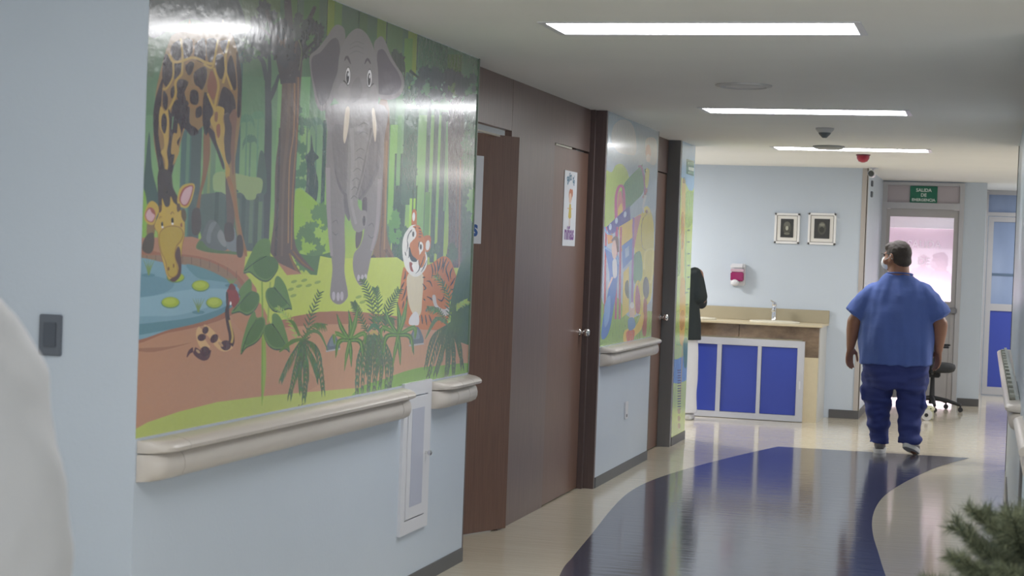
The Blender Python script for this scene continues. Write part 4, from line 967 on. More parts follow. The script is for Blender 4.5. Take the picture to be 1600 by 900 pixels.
for cx, cy in ((523, 356), (579, 361)):
    A.s([(cx - 4, cy - 8), (cx + 2, cy - 12), (cx + 5, cy - 6)], (1, 1.6, .6), G2); A.s([(cx - 4, cy + 6), (cx + 1, cy + 11), (cx + 5, cy + 8)], (1, 1.6, .6), G2)

# tiger
TG, TS, TW = (182, 106, 58), (52, 46, 50), (214, 212, 210)
ZT = (600, 320)
A.p([(180, 590), (220, 600), (420, 560), (500, 510), (560, 482), (620, 515), (660, 620), (690, 740), (660, 860), (620, 900), (600, 1100), (560, 1160), (300, 1160), (130, 1040), (150, 780)], TG, o=ZT, s=6)
A.p([(225, 650), (355, 640), (365, 760), (355, 900), (345, 1010), (300, 1060), (240, 960), (215, 800)], (202, 190, 164), o=ZT, s=6)
A.p([(240, 1060), (290, 1000), (325, 1040), (325, 1120), (290, 1130), (235, 1120)], (206, 204, 208), o=ZT, s=6)
A.p([(450, 860), (480, 850), (500, 940), (560, 980), (610, 960), (610, 1020), (560, 1040), (480, 970)], (186, 180, 180), o=ZT, s=6)
for q in ([(440, 550), (455, 620), (445, 690)], [(465, 540), (480, 600), (478, 660)], [(495, 520), (505, 590), (500, 640)], [(530, 500), (520, 570), (510, 620)], [(555, 490), (550, 560), (530, 610)], [(585, 500), (560, 570), (550, 640)], [(610, 530), (580, 600), (600, 680), (605, 720)],
          [(640, 590), (620, 640), (625, 700)], [(665, 680), (640, 730), (620, 760)], [(650, 790), (630, 800)], [(200, 620), (195, 680), (180, 700)], [(190, 720), (170, 760), (150, 800)], [(210, 760), (190, 840), (165, 900)], [(185, 900), (170, 980)], [(215, 850), (205, 940)], [(360, 680), (385, 680)], [(395, 715), (430, 720), (450, 770)],
          [(360, 740), (390, 780), (370, 800)], [(400, 860), (440, 880), (450, 900)], [(370, 880), (385, 900)], [(400, 950), (430, 1000)], [(520, 680), (550, 720), (545, 800)], [(390, 1000), (440, 960), (500, 970)], [(350, 1030), (360, 1120)], [(385, 1030), (400, 1130)], [(420, 1030), (450, 1120)], [(500, 880), (540, 900), (560, 860)], [(560, 760), (570, 820)]):
    A.s(q, (5, 14, 3), TS, o=ZT, s=6, up=False)
A.lay += 1
# tiger head thrown back
A.p([(258, 190), (262, 70), (280, 40), (302, 60), (306, 130), (300, 210)], (178, 100, 56), o=ZT, s=6); A.e(277, 112, 13, 42, TW, .03, o=ZT, s=6)
A.p([(358, 310), (405, 285), (436, 300), (438, 350), (428, 420), (395, 440), (375, 380)], (176, 98, 56), o=ZT, s=6); A.e(408, 380, 20, 48, TW, .1, o=ZT, s=6)
A.p([(215, 240), (250, 196), (300, 190), (340, 220), (362, 290), (385, 360), (390, 440), (405, 500), (395, 580), (350, 650), (290, 675), (235, 645), (195, 580), (172, 460), (172, 350), (190, 280)], TW, o=ZT, s=6); A.p([(300, 190), (340, 212), (366, 290), (388, 360), (384, 450), (352, 470), (335, 380), (318, 300), (285, 215)], TG, o=ZT, s=6)
A.p([(268, 205), (318, 190), (350, 240), (362, 300), (330, 330), (322, 380), (330, 470), (312, 520), (270, 490), (245, 430), (240, 370), (270, 330), (300, 290), (295, 230)], TG, o=ZT, s=6)
A.p([(330, 470), (375, 440), (390, 500), (370, 570), (335, 590), (320, 530)], TG, o=ZT, s=6)
A.p([(238, 390), (262, 470), (305, 510), (300, 535), (255, 525), (236, 470)], (48, 56, 66), o=ZT, s=6); A.p([(236, 540), (262, 545), (278, 600), (272, 628), (245, 610)], (140, 66, 62), o=ZT, s=6)
A.p([(262, 560), (320, 560), (322, 600), (300, 636), (275, 620)], (224, 222, 222), o=ZT, s=6)
for cx, cy in ((275, 275), (345, 395)): A.e(cx, cy, 22, 48, TW, o=ZT, s=6); A.e(cx - 2, cy, 10, 26, (60, 54, 56), o=ZT, s=6)
for q in ([(250, 240), (225, 290), (215, 350)], [(262, 230), (248, 260)], [(215, 330), (222, 380), (212, 440)], [(320, 215), (345, 225)], [(325, 245), (352, 255)], [(322, 270), (355, 275)], [(320, 300), (350, 300)], [(330, 340), (322, 400)], [(375, 480), (350, 560), (330, 600)], [(400, 520), (370, 590), (345, 630)], [(325, 520), (330, 600), (295, 645)], [(232, 400), (235, 470), (225, 500)], [(195, 440), (205, 480)], [(285, 210), (300, 215)]):
    A.s(q, (4, 10, 3), TS, o=ZT, s=6, up=False)
A.lay += 1

# foreground: stones, palms and broad grasses
def stone(q, base):
    A.p(q, (92, 104, 116)); A.p([(x * .5 + q[2][0] * .5 - 1, y * .6 + q[2][1] * .4 + 3) for x, y in q], (110, 122, 134)); A.s(base, (2.5, 2.5), (164, 160, 160))
stone([(510, 548), (513, 533), (521, 522), (528, 532), (530, 545)], [(509, 549), (531, 545)]); stone([(640, 537), (643, 520), (651, 510), (658, 519), (661, 536)], [(639, 540), (662, 537)])
A.p([(700, 500), (716, 420), (735, 400), (750, 420), (750, 530), (710, 530)], (72, 104, 76))
A.frond([(470, 560), (484, 500), (500, 456)], (62, 92, 56), 16, 2.2, 22, 0.0)
A.frond([(470, 560), (455, 505), (432, 480)], (146, 172, 84), 13, 2.2, 16, 0.1)
A.frond([(472, 530), (490, 508), (508, 508)], (78, 106, 62), 14, 2.2, 16, 0.5)
A.s([(472, 532), (486, 518), (500, 522), (512, 548)], (3, 6, 1), (84, 114, 72))
A.s([(472, 530), (456, 534), (436, 550)], (4, 7, 2), (84, 116, 60)); A.s([(468, 525), (458, 505), (450, 500)], (4, 6, 1), (84, 116, 60))
for q, L in (([(471, 530), (452, 560), (438, 592)], 14), ([(471, 532), (462, 570), (452, 616)], 16), ([(472, 532), (478, 570), (474, 622)], 18), ([(473, 532), (490, 560), (498, 590)], 15), ([(473, 530), (496, 545), (505, 610)], 16), ([(472, 533), (468, 575), (470, 610)], 14)):
    A.frond(q, (72, 98, 66), L, 2.4, 22, 0.9)
A.frond([(585, 520), (580, 470), (566, 436)], (66, 96, 54), 18, 2.4, 22, 0.1); A.frond([(592, 520), (590, 470), (586, 450)], (70, 104, 58), 16, 2.2, 20, 0.1)
A.frond([(575, 520), (560, 490), (552, 472)], (62, 92, 50), 15, 2.4, 18, 0.2); A.frond([(600, 520), (608, 480), (624, 452)], (62, 92, 52), 17, 2.4, 22, 0.1)
A.frond([(580, 500), (600, 496), (615, 500)], (72, 104, 64), 14, 2.4, 16, 0.4)
for x, y1, L in ((568, 640, 14), (560, 628, 15), (578, 612, 14), (586, 640, 15), (596, 604, 13), (604, 636, 14), (611, 610, 12), (574, 580, 12), (590, 585, 12)):
    A.frond([(582 + (x - 582) * .4, 520), (x, 560), (x - 3, y1)], (70, 98, 68), L, 2.4, 22, 0.9)
A.s([(574, 518), (584, 508), (594, 518)], (3, 7, 3), (66, 110, 82)); A.s([(578, 522), (584, 518), (590, 523)], (3, 5, 3), (172, 150, 90))
def clump(cx, cy, sc):
    for (x, y), (mx, my), w_ in (((-22, -46), (-14, -22), 7), ((-2, -52), (2, -24), 8), ((14, -56), (8, -26), 8), ((-26, 8), (-24, -12), 8), ((26, 6), (24, -12), 8), ((-24, 30), (-18, 2), 8), ((24, 30), (18, 2), 8), ((-4, 30), (-2, 12), 6), ((3, 46), (2, 20), 6), ((-9, 52), (-5, 24), 5)):
        g = random.Random(int(x * 7 + y)).uniform(-10, 12)
        A.s([(cx, cy), (cx + mx * sc, cy + my * sc), (cx + x * sc, cy + y * sc)], (5, w_, 0.5), (78 + g, 116 + g, 54 + g * .5))
        A.s([(cx, cy), (cx + mx * sc, cy + my * sc), (cx + x * sc * .9, cy + y * sc * .9)], (1, 1.6, 0.3), (112, 148, 76), up=False)
clump(546, 532, .92); clump(622, 524, 1.02)
A.frond([(703, 505), (700, 460), (680, 430)], (84, 116, 62), 16, 2.2, 18, 0.1); A.frond([(700, 505), (715, 480), (730, 470)], (150, 176, 86), 12, 2.4, 16, 0.2); A.frond([(697, 505), (685, 485), (668, 480)], (82, 112, 66), 13, 2.2, 16, 0.4)
A.s([(700, 508), (682, 498), (664, 530)], (3, 7, 1), (88, 116, 76))
for q, L in (([(698, 508), (684, 530), (668, 588)], 15), ([(698, 508), (690, 545), (680, 580)], 14), ([(699, 508), (700, 550), (696, 590)], 15), ([(700, 508), (708, 540), (708, 588)], 14), ([(702, 508), (716, 530), (722, 570)], 13), ([(698, 508), (676, 525), (665, 570)], 13)):
    A.frond(q, (70, 96, 62), L, 2.3, 22, 0.9)
for a in ((708, 470), (722, 480), (728, 505), (724, 530)): A.s([(704, 515), ((704 + a[0]) / 2 + 3, (515 + a[1]) / 2 - 8), a], (3, 8, 1), (76, 108, 62))

mroot = empty('jungle_mural', (XL, 6.5, 1.7), 'glossy jungle mural with giraffe, elephant, tiger and snake at a pond', 'mural')
A.build('printed_vinyl', mroot)
M_seam = mat('vinyl_edge', rgb(120, 130, 120), 0.3)
part(MB().box(XL + 0.0003, XL + 0.0012, 4.79, 8.258, 0.946, 0.949), 'lower_edge', mat('white_vinyl_margin', rgb(190, 196, 200), 0.4), mroot)
part(MB().box(XL + 0.0003, XL + 0.006, 8.252, 8.2595, 0.95, H), 'curled_edge', M_seam, mroot)

# playground poster on the middle wall
B = Art(11.245, 13.028, 0.945, H - 0.002, XL)
def g2(a, b, za, zb):
    ca, cb = B.c(a), B.c(b)
    return lambda co: tuple(ca[q] + (cb[q] - ca[q]) * max(0, min(1, (za - co.z) / (za - zb))) for q in range(4))
B.add([(11.2, H), (13.1, H), (13.1, 1.4), (11.2, 1.4)], g2((146, 164, 178), (166, 182, 200), H, 1.6)); B.add([(11.2, 1.4), (13.1, 1.4), (13.1, 0.9), (11.2, 0.9)], g2((166, 182, 200), (160, 180, 196), 1.4, 0.9)); B.lay = 1
ZB = (930, 170); sB = 4.737
B.p([(130, 140), (170, 90), (220, 80), (270, 110), (300, 200), (300, 330), (250, 340), (170, 320), (120, 240)], (172, 176, 178), o=ZB, s=sB); B.p([(380, 220), (450, 230), (450, 400), (400, 400), (370, 300)], (178, 178, 178), o=ZB, s=sB)
B.p([(60, 480), (120, 470), (150, 420), (190, 408), (225, 440), (248, 500), (270, 620), (200, 850), (60, 860)], (160, 184, 88), o=ZB, s=sB)
ZC = (930, 340); sC = 4.09
B.p([(20, 500), (60, 480), (150, 520), (220, 640), (370, 600), (380, 820), (20, 900)], (134, 172, 88), o=ZC, s=sC)
B.p([(60, 560), (40, 480), (55, 360), (60, 100), (120, 80), (120, 500)], (176, 190, 210), o=ZC, s=sC)
B.p([(200, 580), (330, 430), (350, 430), (360, 600), (300, 680), (220, 740)], (88, 140, 96), o=ZB, s=sB)
for k in range(6): B.s([(215 + 22 * k, 575 - 25 * k), (225 + 22 * k, 730 - 22 * k)], (3, 3), (72, 122, 84), o=ZB, s=sB, up=False)
B.lay += 1
B.s([(160, 1000), (152, 700), (165, 600), (190, 570), (210, 610), (214, 800), (205, 1000)], (20, 20), (180, 84, 134), o=ZB, s=sB); B.s([(318, 430), (340, 430), (362, 520), (366, 640)], (16, 14), (158, 110, 150), o=ZB, s=sB)
B.p([(170, 640), (195, 620), (205, 800), (165, 820)], (196, 120, 120), o=ZB, s=sB)
B.p([(170, 740), (195, 700), (200, 780), (170, 800)], (212, 176, 80), o=ZB, s=sB)
B.p([(70, 60), (220, -80), (225, 20), (90, 120)], (74, 78, 150), False, o=ZC, s=sC)
for x, y in ((96, 60), (135, 20), (190, -20)): B.e(x, y, 9, 20, (180, 196, 216), .1, o=ZC, s=sC)
B.p([(75, 110), (110, 100), (110, 160), (80, 170)], (216, 150, 70), False, o=ZC, s=sC); B.p([(150, 60), (300, -30), (300, 150), (160, 220)], (214, 184, 84), False, o=ZC, s=sC)
B.p([(240, 20), (300, -10), (320, 120), (260, 200), (240, 150)], (190, 120, 134), o=ZC, s=sC)
B.p([(170, 180), (235, 130), (240, 260), (175, 330)], (84, 130, 196), False, o=ZC, s=sC); B.p([(190, 200), (215, 180), (216, 240), (192, 260)], (150, 180, 214), False, o=ZC, s=sC)
B.p([(295, -20), (320, -70), (345, -60), (370, 20), (375, 160), (362, 480), (330, 560), (290, 620), (260, 560), (270, 300), (250, 200)], (206, 190, 66), o=ZC, s=sC); B.s([(355, -40), (300, 20), (300, 180), (330, 210)], (3, 5, 3), (170, 150, 60), o=ZC, s=sC)
B.s([(312, 330), (318, 230), (350, 200), (372, 220), (368, 340), (352, 420)], (12, 12), (220, 204, 90), o=ZC, s=sC)
B.p([(240, 260), (290, 220), (300, 380), (250, 420)], (96, 150, 110), o=ZC, s=sC)
for x0, c in ((140, (180, 70, 126)), (165, (176, 76, 110)), (245, (150, 100, 170)), (70, (190, 80, 90))): B.s([(x0, 60 if x0 < 200 else 0), (x0 - 6, 300), (x0 - 10, 650 if x0 != 245 else 560)], (12, 12), c, o=ZC, s=sC, up=False)
B.lay += 1
B.p([(180, 350), (215, 310), (215, 600), (170, 640)], (214, 190, 80), False, o=ZC, s=sC); B.p([(190, 480), (192, 420), (208, 400), (215, 460), (212, 520)], (90, 100, 80), o=ZC, s=sC)
B.s([(255, 620), (250, 500), (268, 410), (285, 440), (300, 640)], (10, 12), (214, 190, 74), o=ZC, s=sC); B.p([(258, 600), (256, 480), (270, 430), (286, 500), (284, 600)], (170, 80, 110), o=ZC, s=sC)
B.p([(310, 520), (330, 540), (325, 740), (300, 735), (305, 600)], (164, 70, 66), o=ZC, s=sC); B.e(324, 450, 20, 72, (86, 76, 78), o=ZC, s=sC)
B.p([(190, 720), (260, 690), (300, 600), (310, 640), (290, 720), (220, 780), (180, 790)], (214, 182, 76), o=ZC, s=sC); B.p([(200, 730), (250, 720), (240, 790), (205, 795)], (200, 96, 70), o=ZC, s=sC)
B.e(235, 600, 18, 60, (210, 180, 168), o=ZC, s=sC); B.e(235, 560, 14, 20, (226, 222, 224), o=ZC, s=sC); B.p([(210, 650), (245, 640), (255, 700), (215, 720)], (88, 140, 190), o=ZC, s=sC)
# slide and child
B.p([(60, 180), (110, 230), (150, 260), (140, 420), (120, 560), (90, 720), (58, 775), (38, 760), (50, 640), (90, 420), (80, 300)], (72, 122, 196), o=ZC, s=sC); B.p([(60, 560), (95, 500), (90, 640), (60, 700)], (118, 160, 216), o=ZC, s=sC); B.s([(65, 190), (130, 240), (150, 300)], (16, 10), (130, 168, 214), o=ZC, s=sC)
B.e(122, 205, 17, 62, (222, 190, 176), o=ZC, s=sC); B.s([(105, 150), (135, 130), (145, 220)], (10, 24, 10), (112, 80, 66), o=ZC, s=sC)
B.p([(110, 280), (135, 270), (138, 370), (115, 380)], (214, 216, 220), o=ZC, s=sC); B.s([(110, 380), (90, 430), (78, 460)], (12, 8), (222, 190, 176), o=ZC, s=sC); B.s([(60, 60), (75, 100), (110, 110)], (10, 6), (110, 160, 210), o=ZC, s=sC)
# child on top
B.e(392, 320, 20, 55, (190, 136, 112), o=ZB, s=sB); B.e(392, 365, 16, 30, (206, 186, 176), o=ZB, s=sB); B.p([(372, 450), (395, 445), (400, 480), (388, 580), (370, 570)], (206, 196, 84), o=ZB, s=sB); B.s([(372, 470), (368, 450), (380, 445)], (10, 6), (92, 96, 84), o=ZB, s=sB); B.s([(378, 590), (375, 620), (352, 660)], (16, 12), (176, 92, 100), o=ZB, s=sB)
B.s([(372, 640), (355, 720), (358, 770)], (20, 8), (200, 200, 205), o=ZB, s=sB); B.e(380, 760, 10, 14, (150, 96, 70), o=ZB, s=sB)
broot = empty('playground_poster', (XL, 12.13, 1.7), 'glossy poster of children on a playground slide and yellow tube', 'poster')
B.build('printed_vinyl', broot)

# height chart poster on the end wall
Cc = Art(14.062, 14.698, 0.07, H - 0.002, XL)
Cc.add([(14, H), (14.8, H), (14.8, 2.0), (14, 2.0)], rgb(140, 174, 205, 1.35)); Cc.add([(14, 2.02), (14.8, 2.02), (14.8, 0.0), (14, 0.0)], rgb(178, 196, 108, 1.35)); Cc.lay = 1
ZD = (1040, 210); sD = 3.6
Cc.p([(75, 330), (90, 240), (140, 330), (170, 340), (170, 1000), (60, 1000)], (176, 200, 104), o=ZD, s=sD); Cc.p([(110, 340), (160, 330), (160, 480), (112, 520)], (150, 182, 90), o=ZD, s=sD); Cc.p([(70, 600), (90, 560), (100, 700), (68, 800)], (142, 178, 90), o=ZD, s=sD)
ZE = (1040, 440); sE = 3.46
Cc.p([(40, 180), (60, 160), (130, 140), (130, 320), (40, 330)], (150, 182, 92), o=ZE, s=sE)
Cc.p([(38, 430), (60, 420), (130, 400), (125, 520), (35, 545)], (110, 148, 186), o=ZE, s=sE); Cc.p([(95, 330), (118, 310), (118, 440), (100, 460)], (80, 128, 84), o=ZE, s=sE)
Cc.p([(90, 300), (100, 250), (112, 300), (104, 700), (100, 1000), (82, 1000), (84, 700)], (206, 178, 92), o=ZD, s=sD); Cc.p([(86, 480), (100, 440), (104, 600), (90, 640)], (188, 140, 70), o=ZD, s=sD)
Cc.s([(100, 240), (99, 275)], (3, 3), (80, 76, 60), o=ZD, s=sD, up=False); Cc.s([(106, 240), (106, 275)], (3, 3), (80, 76, 60), o=ZD, s=sD)
Cc.p([(80, 0), (106, 0), (106, 200), (95, 330), (78, 330), (75, 200)], (204, 166, 84), o=ZE, s=sE); Cc.p([(78, 170), (100, 160), (100, 240), (80, 260)], (184, 132, 64), o=ZE, s=sE)
Cc.s([(92, 320), (85, 500), (78, 650)], (5, 4, 3), (186, 160, 88), o=ZE, s=sE)
for k in range(16): Cc.s([(64, 480 + 14 * k), (82, 478 + 14 * k)], (5, 5), (112, 100, 66), o=ZE, s=sE, up=False)
for k in range(3): Cc.e(72, 700 + 40 * k, 8, 16, (160, 142, 76), o=ZE, s=sE)
Cc.s([(114, 540), (110, 900)], (3, 3), (112, 140, 96), o=ZD, s=sD)
for k in range(6): Cc.s([(122, 540 + 66 * k), (136, 538 + 66 * k)], (9, 9), (120, 146, 92), o=ZD, s=sD, up=False)
for k in range(5): Cc.s([(106, 60 + 66 * k), (120, 58 + 66 * k)], (7, 7), (128, 150, 90), o=ZE, s=sE, up=False)
Cc.lay += 1
Cc.p([(116, 138), (160, 150), (158, 236), (116, 222)], (52, 110, 84), False, o=ZD, s=sD); Cc.p([(128, 182), (160, 188), (159, 208), (128, 200)], (205, 214, 200), False, o=ZD, s=sD)
for k in range(5): Cc.p([(126 + 7 * k, 155), (130 + 7 * k, 156), (130 + 7 * k, 176), (126 + 7 * k, 175)], (150, 180, 150), False, o=ZD, s=sD, up=False); Cc.p([(126 + 7 * k, 208), (130 + 7 * k, 209), (130 + 7 * k, 222), (126 + 7 * k, 221)], (150, 180, 150), False, o=ZD, s=sD, up=False)
croot = empty('height_chart', (XL, 14.38, 1.3), 'narrow yellow green giraffe height chart on the wall end by the counter', 'poster')
Cc.build('printed_vinyl', croot)
# ------------------------------------------------------------------ people
def remeshed(mb, name, material, parent, voxel=0.012, smooth_it=4, wr=0.0, wscale=(6, 6, 2.5), label=None):
    """fuse overlapping volumes into one continuous skin, then soften it"""
    me = mb.data(name)
    o = bpy.data.objects.new(name, me); COL.objects.link(o)
    r = o.modifiers.new('r', 'REMESH'); r.mode = 'VOXEL'; r.voxel_size = voxel; r.use_smooth_shade = True
    s = o.modifiers.new('s', 'SMOOTH'); s.iterations = smooth_it; s.factor = 0.5
    dg = bpy.context.evaluated_depsgraph_get(); dg.update()
    m2 = bpy.data.meshes.new_from_object(o.evaluated_get(dg))
    bpy.data.objects.remove(o, do_unlink=True)
    if wr:
        ns = [v.normal.copy() for v in m2.vertices]
        for v, n in zip(m2.vertices, ns):
            c = v.co; q = Vector((c.x * wscale[0], c.y * wscale[1], c.z * wscale[2]))
            f = noise.noise(q) * wr + noise.noise(q * 2.3 + Vector((5, 1, 2))) * wr * 0.5
            v.co = c + n * f
    m2.polygons.foreach_set('use_smooth', [True] * len(m2.polygons))
    m2.name = name; m2.materials.clear(); m2.materials.append(material)
    o2 = bpy.data.objects.new(name, m2); COL.objects.link(o2); o2.parent = parent
    if label: o2['label'] = label
    return o2
def ering(cx, cy, z, rx, ry, n=28, p=2.3, ang=0.0):
    out = []
    for k in range(n):
        a = 2 * pi * k / n
        u = rx * math.copysign(abs(cos(a)) ** (2 / p), cos(a)); v = ry * math.copysign(abs(sin(a)) ** (2 / p), sin(a))
        out.append((cx + u * cos(ang) - v * sin(ang), cy + u * sin(ang) + v * cos(ang), z))
    return out
def hand(mb, wrist, d, side, palm_n, s=1.0, curl=0.5):
    """palm plus five unequal bent fingers; d points down the hand, side to the thumb, palm_n out of the palm"""
    wrist, d, side, palm_n = Vector(wrist), Vector(d).normalized(), Vector(side).normalized(), Vector(palm_n).normalized()
    for k, off in enumerate((-0.027, -0.009, 0.009, 0.027)):
        mb.cap(wrist + side * off * 0.55 * s, wrist + d * 0.085 * s + side * off * s, 0.016 * s, 0.0125 * s, 8)
    for k, (off, L) in enumerate(((0.030, 0.070), (0.010, 0.080), (-0.010, 0.075), (-0.029, 0.058))):
        p = wrist + d * 0.088 * s + side * off * s; a = curl * 0.5; q = p
        for j, fl in enumerate((0.45, 0.32, 0.23)):
            dd = (d * cos(a) + palm_n * sin(a) + side * off * 1.5).normalized()
            q2 = q + dd * L * fl * s
            mb.cap(q, q2, (0.0102 - 0.001 * j) * s, (0.0095 - 0.0012 * j) * s, 8); q = q2; a += curl * 0.55
    p = wrist + d * 0.018 * s + side * 0.030 * s
    t1 = p + (d * 0.6 + side * 0.65 + palm_n * 0.2).normalized() * 0.042 * s; t2 = t1 + (d * 0.95 + side * 0.15 + palm_n * 0.25).normalized() * 0.034 * s
    t3 = t2 + (d * 1.0 + side * -0.05 + palm_n * 0.3).normalized() * 0.027 * s
    mb.cap(p, t1, 0.016 * s, 0.0125 * s, 8); mb.cap(t1, t2, 0.012 * s, 0.011 * s, 8); mb.cap(t2, t3, 0.011 * s, 0.009 * s, 8)

M_skin = mat('tan_skin', rgb(150, 108, 88, 1.1), 0.5, noise_amt=0.08, nscale=30)
M_hair = mat('short_dark_hair', rgb(64, 56, 54), 0.7, noise_amt=0.3, nscale=60, bump=0.002, bscale=300)
M_top = mat('medium_blue_scrub_cotton', rgb(82, 106, 176), 0.8, noise_amt=0.06, nscale=9, bump=0.002, bscale=26)
M_trs = mat('dark_blue_scrub_cotton', rgb(52, 64, 128), 0.8, noise_amt=0.1, nscale=7, bump=0.003, bscale=20)
M_mask = mat('white_face_mask', rgb(222, 228, 236), 0.6)
M_shoe = mat('grey_trainer_mesh', rgb(112, 110, 112), 0.7, noise_amt=0.2, nscale=60)
M_sole = mat('white_rubber_sole', rgb(206, 206, 206), 0.5)
M_flesh2 = mat('ankle_pink_sock', rgb(170, 110, 110), 0.7)

def head(mb, c, yaw, s=1.0):
    """head with face pointing along yaw (0 = +Y), returns transform for the extras"""
    M = Matrix.Translation(c) @ Matrix.Rotation(yaw, 4, 'Z') @ Matrix.Diagonal((s, s, s, 1))
    q = MB()
    q.ell((0, -0.012, 0.02), (0.079, 0.098, 0.098)); q.ell((0, 0.02, -0.03), (0.066, 0.078, 0.082)); q.ell((0, 0.05, -0.075), (0.04, 0.04, 0.034))
    q.ell((0, 0.1, -0.02), (0.013, 0.02, 0.026)); q.ell((0, 0.09, -0.062), (0.024, 0.012, 0.010)); q.ell((0, 0.088, 0.018), (0.045, 0.012, 0.012))
    for sx in (-1, 1):
        q.ell((sx * 0.046, 0.06, -0.035), (0.025, 0.025, 0.03))
        q.ell((sx * 0.083, -0.004, -0.008), (0.010, 0.020, 0.033), Matrix.Rotation(sx * 0.4, 3, 'Z')); q.ell((sx * 0.08, 0.004, -0.034), (0.009, 0.012, 0.014))
    for v in q.bm.verts: v.co = M @ v.co
    tmp = bpy.data.meshes.new('tmp'); q.bm.to_mesh(tmp); q.bm.free(); mb.bm.from_mesh(tmp); bpy.data.meshes.remove(tmp)
    return M
def xf(mb, M):
    for v in mb.bm.verts: v.co = M @ v.co
    return mb

# --- heavy set man in blue scrubs, walking away, head turned left
root = empty('person', (-0.76, 14.5, 0), 'heavyset man in blue scrubs walking away with his head turned left', 'person')
# local frame: x right, y away from the camera, z up
body = MB()
body.rings([ering(0, 0.01, 0.80, 0.27, 0.19), ering(0, 0.0, 0.95, 0.285, 0.22), ering(0, -0.0, 1.1, 0.275, 0.215), ering(0, 0, 1.25, 0.26, 0.18), ering(0, 0.0, 1.34, 0.21, 0.12), ering(0, 0.0, 1.41, 0.14, 0.09), ering(0, 0.01, 1.47, 0.085, 0.08)])
body.chain([(-0.0, 0.01, 1.40), (-0.005, 0.02, 1.50), (-0.01, 0.03, 1.60)], [0.10, 0.086, 0.078])
for sx, sh, el, wr in ((-1, (-0.19, 0.0, 1.31), (-0.345, -0.02, 1.08), (-0.375, 0.045, 0.865)), (1, (0.19, 0.0, 1.31), (0.345, -0.01, 1.09), (0.335, 0.075, 0.88))):
    body.chain([sh, el], [0.07, 0.06]); body.chain([el, tuple(Vector(el).lerp(Vector(wr), 0.35)), wr], [0.060, 0.056, 0.034])
    d = (Vector(wr) - Vector(el)).normalized() + Vector((sx * 0.0, 0.02, -0.5))
    hand(body, Vector(wr), d, (sx * -0.55, 0.75, 0), (sx * -0.7, -0.6, 0), 1.12, 0.42)
for sx, kn, an in ((-1, (-0.135, 0.05, 0.47), (-0.118, 0.14, 0.10)), (1, (0.135, 0.06, 0.46), (0.135, -0.02, 0.12))):
    body.chain([(sx * 0.12, 0.0, 0.86), kn], [0.14, 0.085]); body.chain([kn, tuple(Vector(kn).lerp(Vector(an), 0.35)), an], [0.075, 0.07, 0.042])
    tip = (an[0] + sx * 0.01, an[1] + 0.13, 0.05) if sx < 0 else (an[0] + 0.035, an[1] + 0.13, 0.035)
    body.cap(an, tip, 0.042, 0.032)
HM = head(body, (-0.028, 0.02, 1.628), radians(62), 1.1)
remeshed(body, 'body', M_skin, root, 0.0085, 3)
h = MB(); h.ell((0, -0.02, 0.026), (0.085, 0.101, 0.1)); h.ell((0, -0.055, -0.03), (0.074, 0.064, 0.05)); h.ell((0, 0.035, 0.07), (0.066, 0.06, 0.04))
xf(h, HM); remeshed(h, 'hair', M_hair, root, 0.009, 2, 0.003, (60, 60, 60))
mk = MB(); mk.ell((0, 0.062, -0.048), (0.062, 0.062, 0.054)); mk.ell((0, 0.105, -0.03), (0.02, 0.022, 0.03)); xf(mk, HM); remeshed(mk, 'face_mask', M_mask, root, 0.008, 2)
st = MB().tube([HM @ Vector((0.062, 0.07, -0.03)), HM @ Vector((0.083, 0.02, -0.012)), HM @ Vector((0.092, -0.005, 0.012)), HM @ Vector((0.09, -0.02, -0.02))], 0.003, 6)
st.build('mask_strap', M_mask, root, True)
st = MB().tube([HM @ Vector((-0.062, 0.07, -0.03)), HM @ Vector((-0.083, 0.02, -0.012)), HM @ Vector((-0.092, -0.005, 0.012)), HM @ Vector((-0.09, -0.02, -0.02))], 0.003, 6)
st.build('mask_strap', M_mask, root, True)
gl = MB(); gl.tube([HM @ Vector((-0.088, 0.0, 0.02)), HM @ Vector((-0.07, 0.07, 0.02)), HM @ Vector((-0.04, 0.108, 0.02)), HM @ Vector((0.04, 0.108, 0.02)), HM @ Vector((0.07, 0.07, 0.02)), HM @ Vector((0.088, 0.0, 0.02))], 0.003, 6)
gl.build('glasses', M_black, root, True)
for sx in (-1, 1): MB().ell(HM @ Vector((sx * 0.031, 0.083, 0.012)), (0.012, 0.012, 0.010)).build('eye', mat('dark_eye', rgb(48, 40, 38), 0.2), root, True)
top = MB()
def trings(dz=0, k=0.0):
    R = []
    for z, rx, ry, cx, cy in ((0.745, 0.300, 0.235, -0.0, 0.0), (0.80, 0.298, 0.24, 0, 0), (0.92, 0.302, 0.245, 0, 0), (1.05, 0.296, 0.24, 0, 0), (1.18, 0.282, 0.215, 0, 0), (1.28, 0.272, 0.185, 0, 0), (1.36, 0.240, 0.155, 0, 0), (1.41, 0.195, 0.13, 0, 0), (1.452, 0.150, 0.108, 0, 0.005), (1.485, 0.104, 0.098, 0, 0.01)):
        ring = ering(cx, cy, z, rx - k, ry - k, 56, 2.4)
        fold = max(0, (1.15 - z)) * 0.018
        ring = [(x * (1 + fold * sin(9 * math.atan2(y, x) + 1)), y * (1 + fold * sin(9 * math.atan2(y, x) + 1)), zz + (0.02 if z < .75 else 0) * (x)) for x, y, zz in ring]
        R.append(ring)
    return R
top.rings(trings())
for sx, a, b in ((-1, (-0.185, 0.0, 1.325), (-0.335, -0.02, 1.125)), (1, (0.185, 0.0, 1.335), (0.338, -0.01, 1.135))):
    a, b = Vector(a), Vector(b); top.tube([a - (b - a) * 0.1, a.lerp(b, .3), a.lerp(b, .7), b], [0.10, 0.112, 0.108, 0.112], 20)
    top.ell(a, (0.105, 0.10, 0.10))
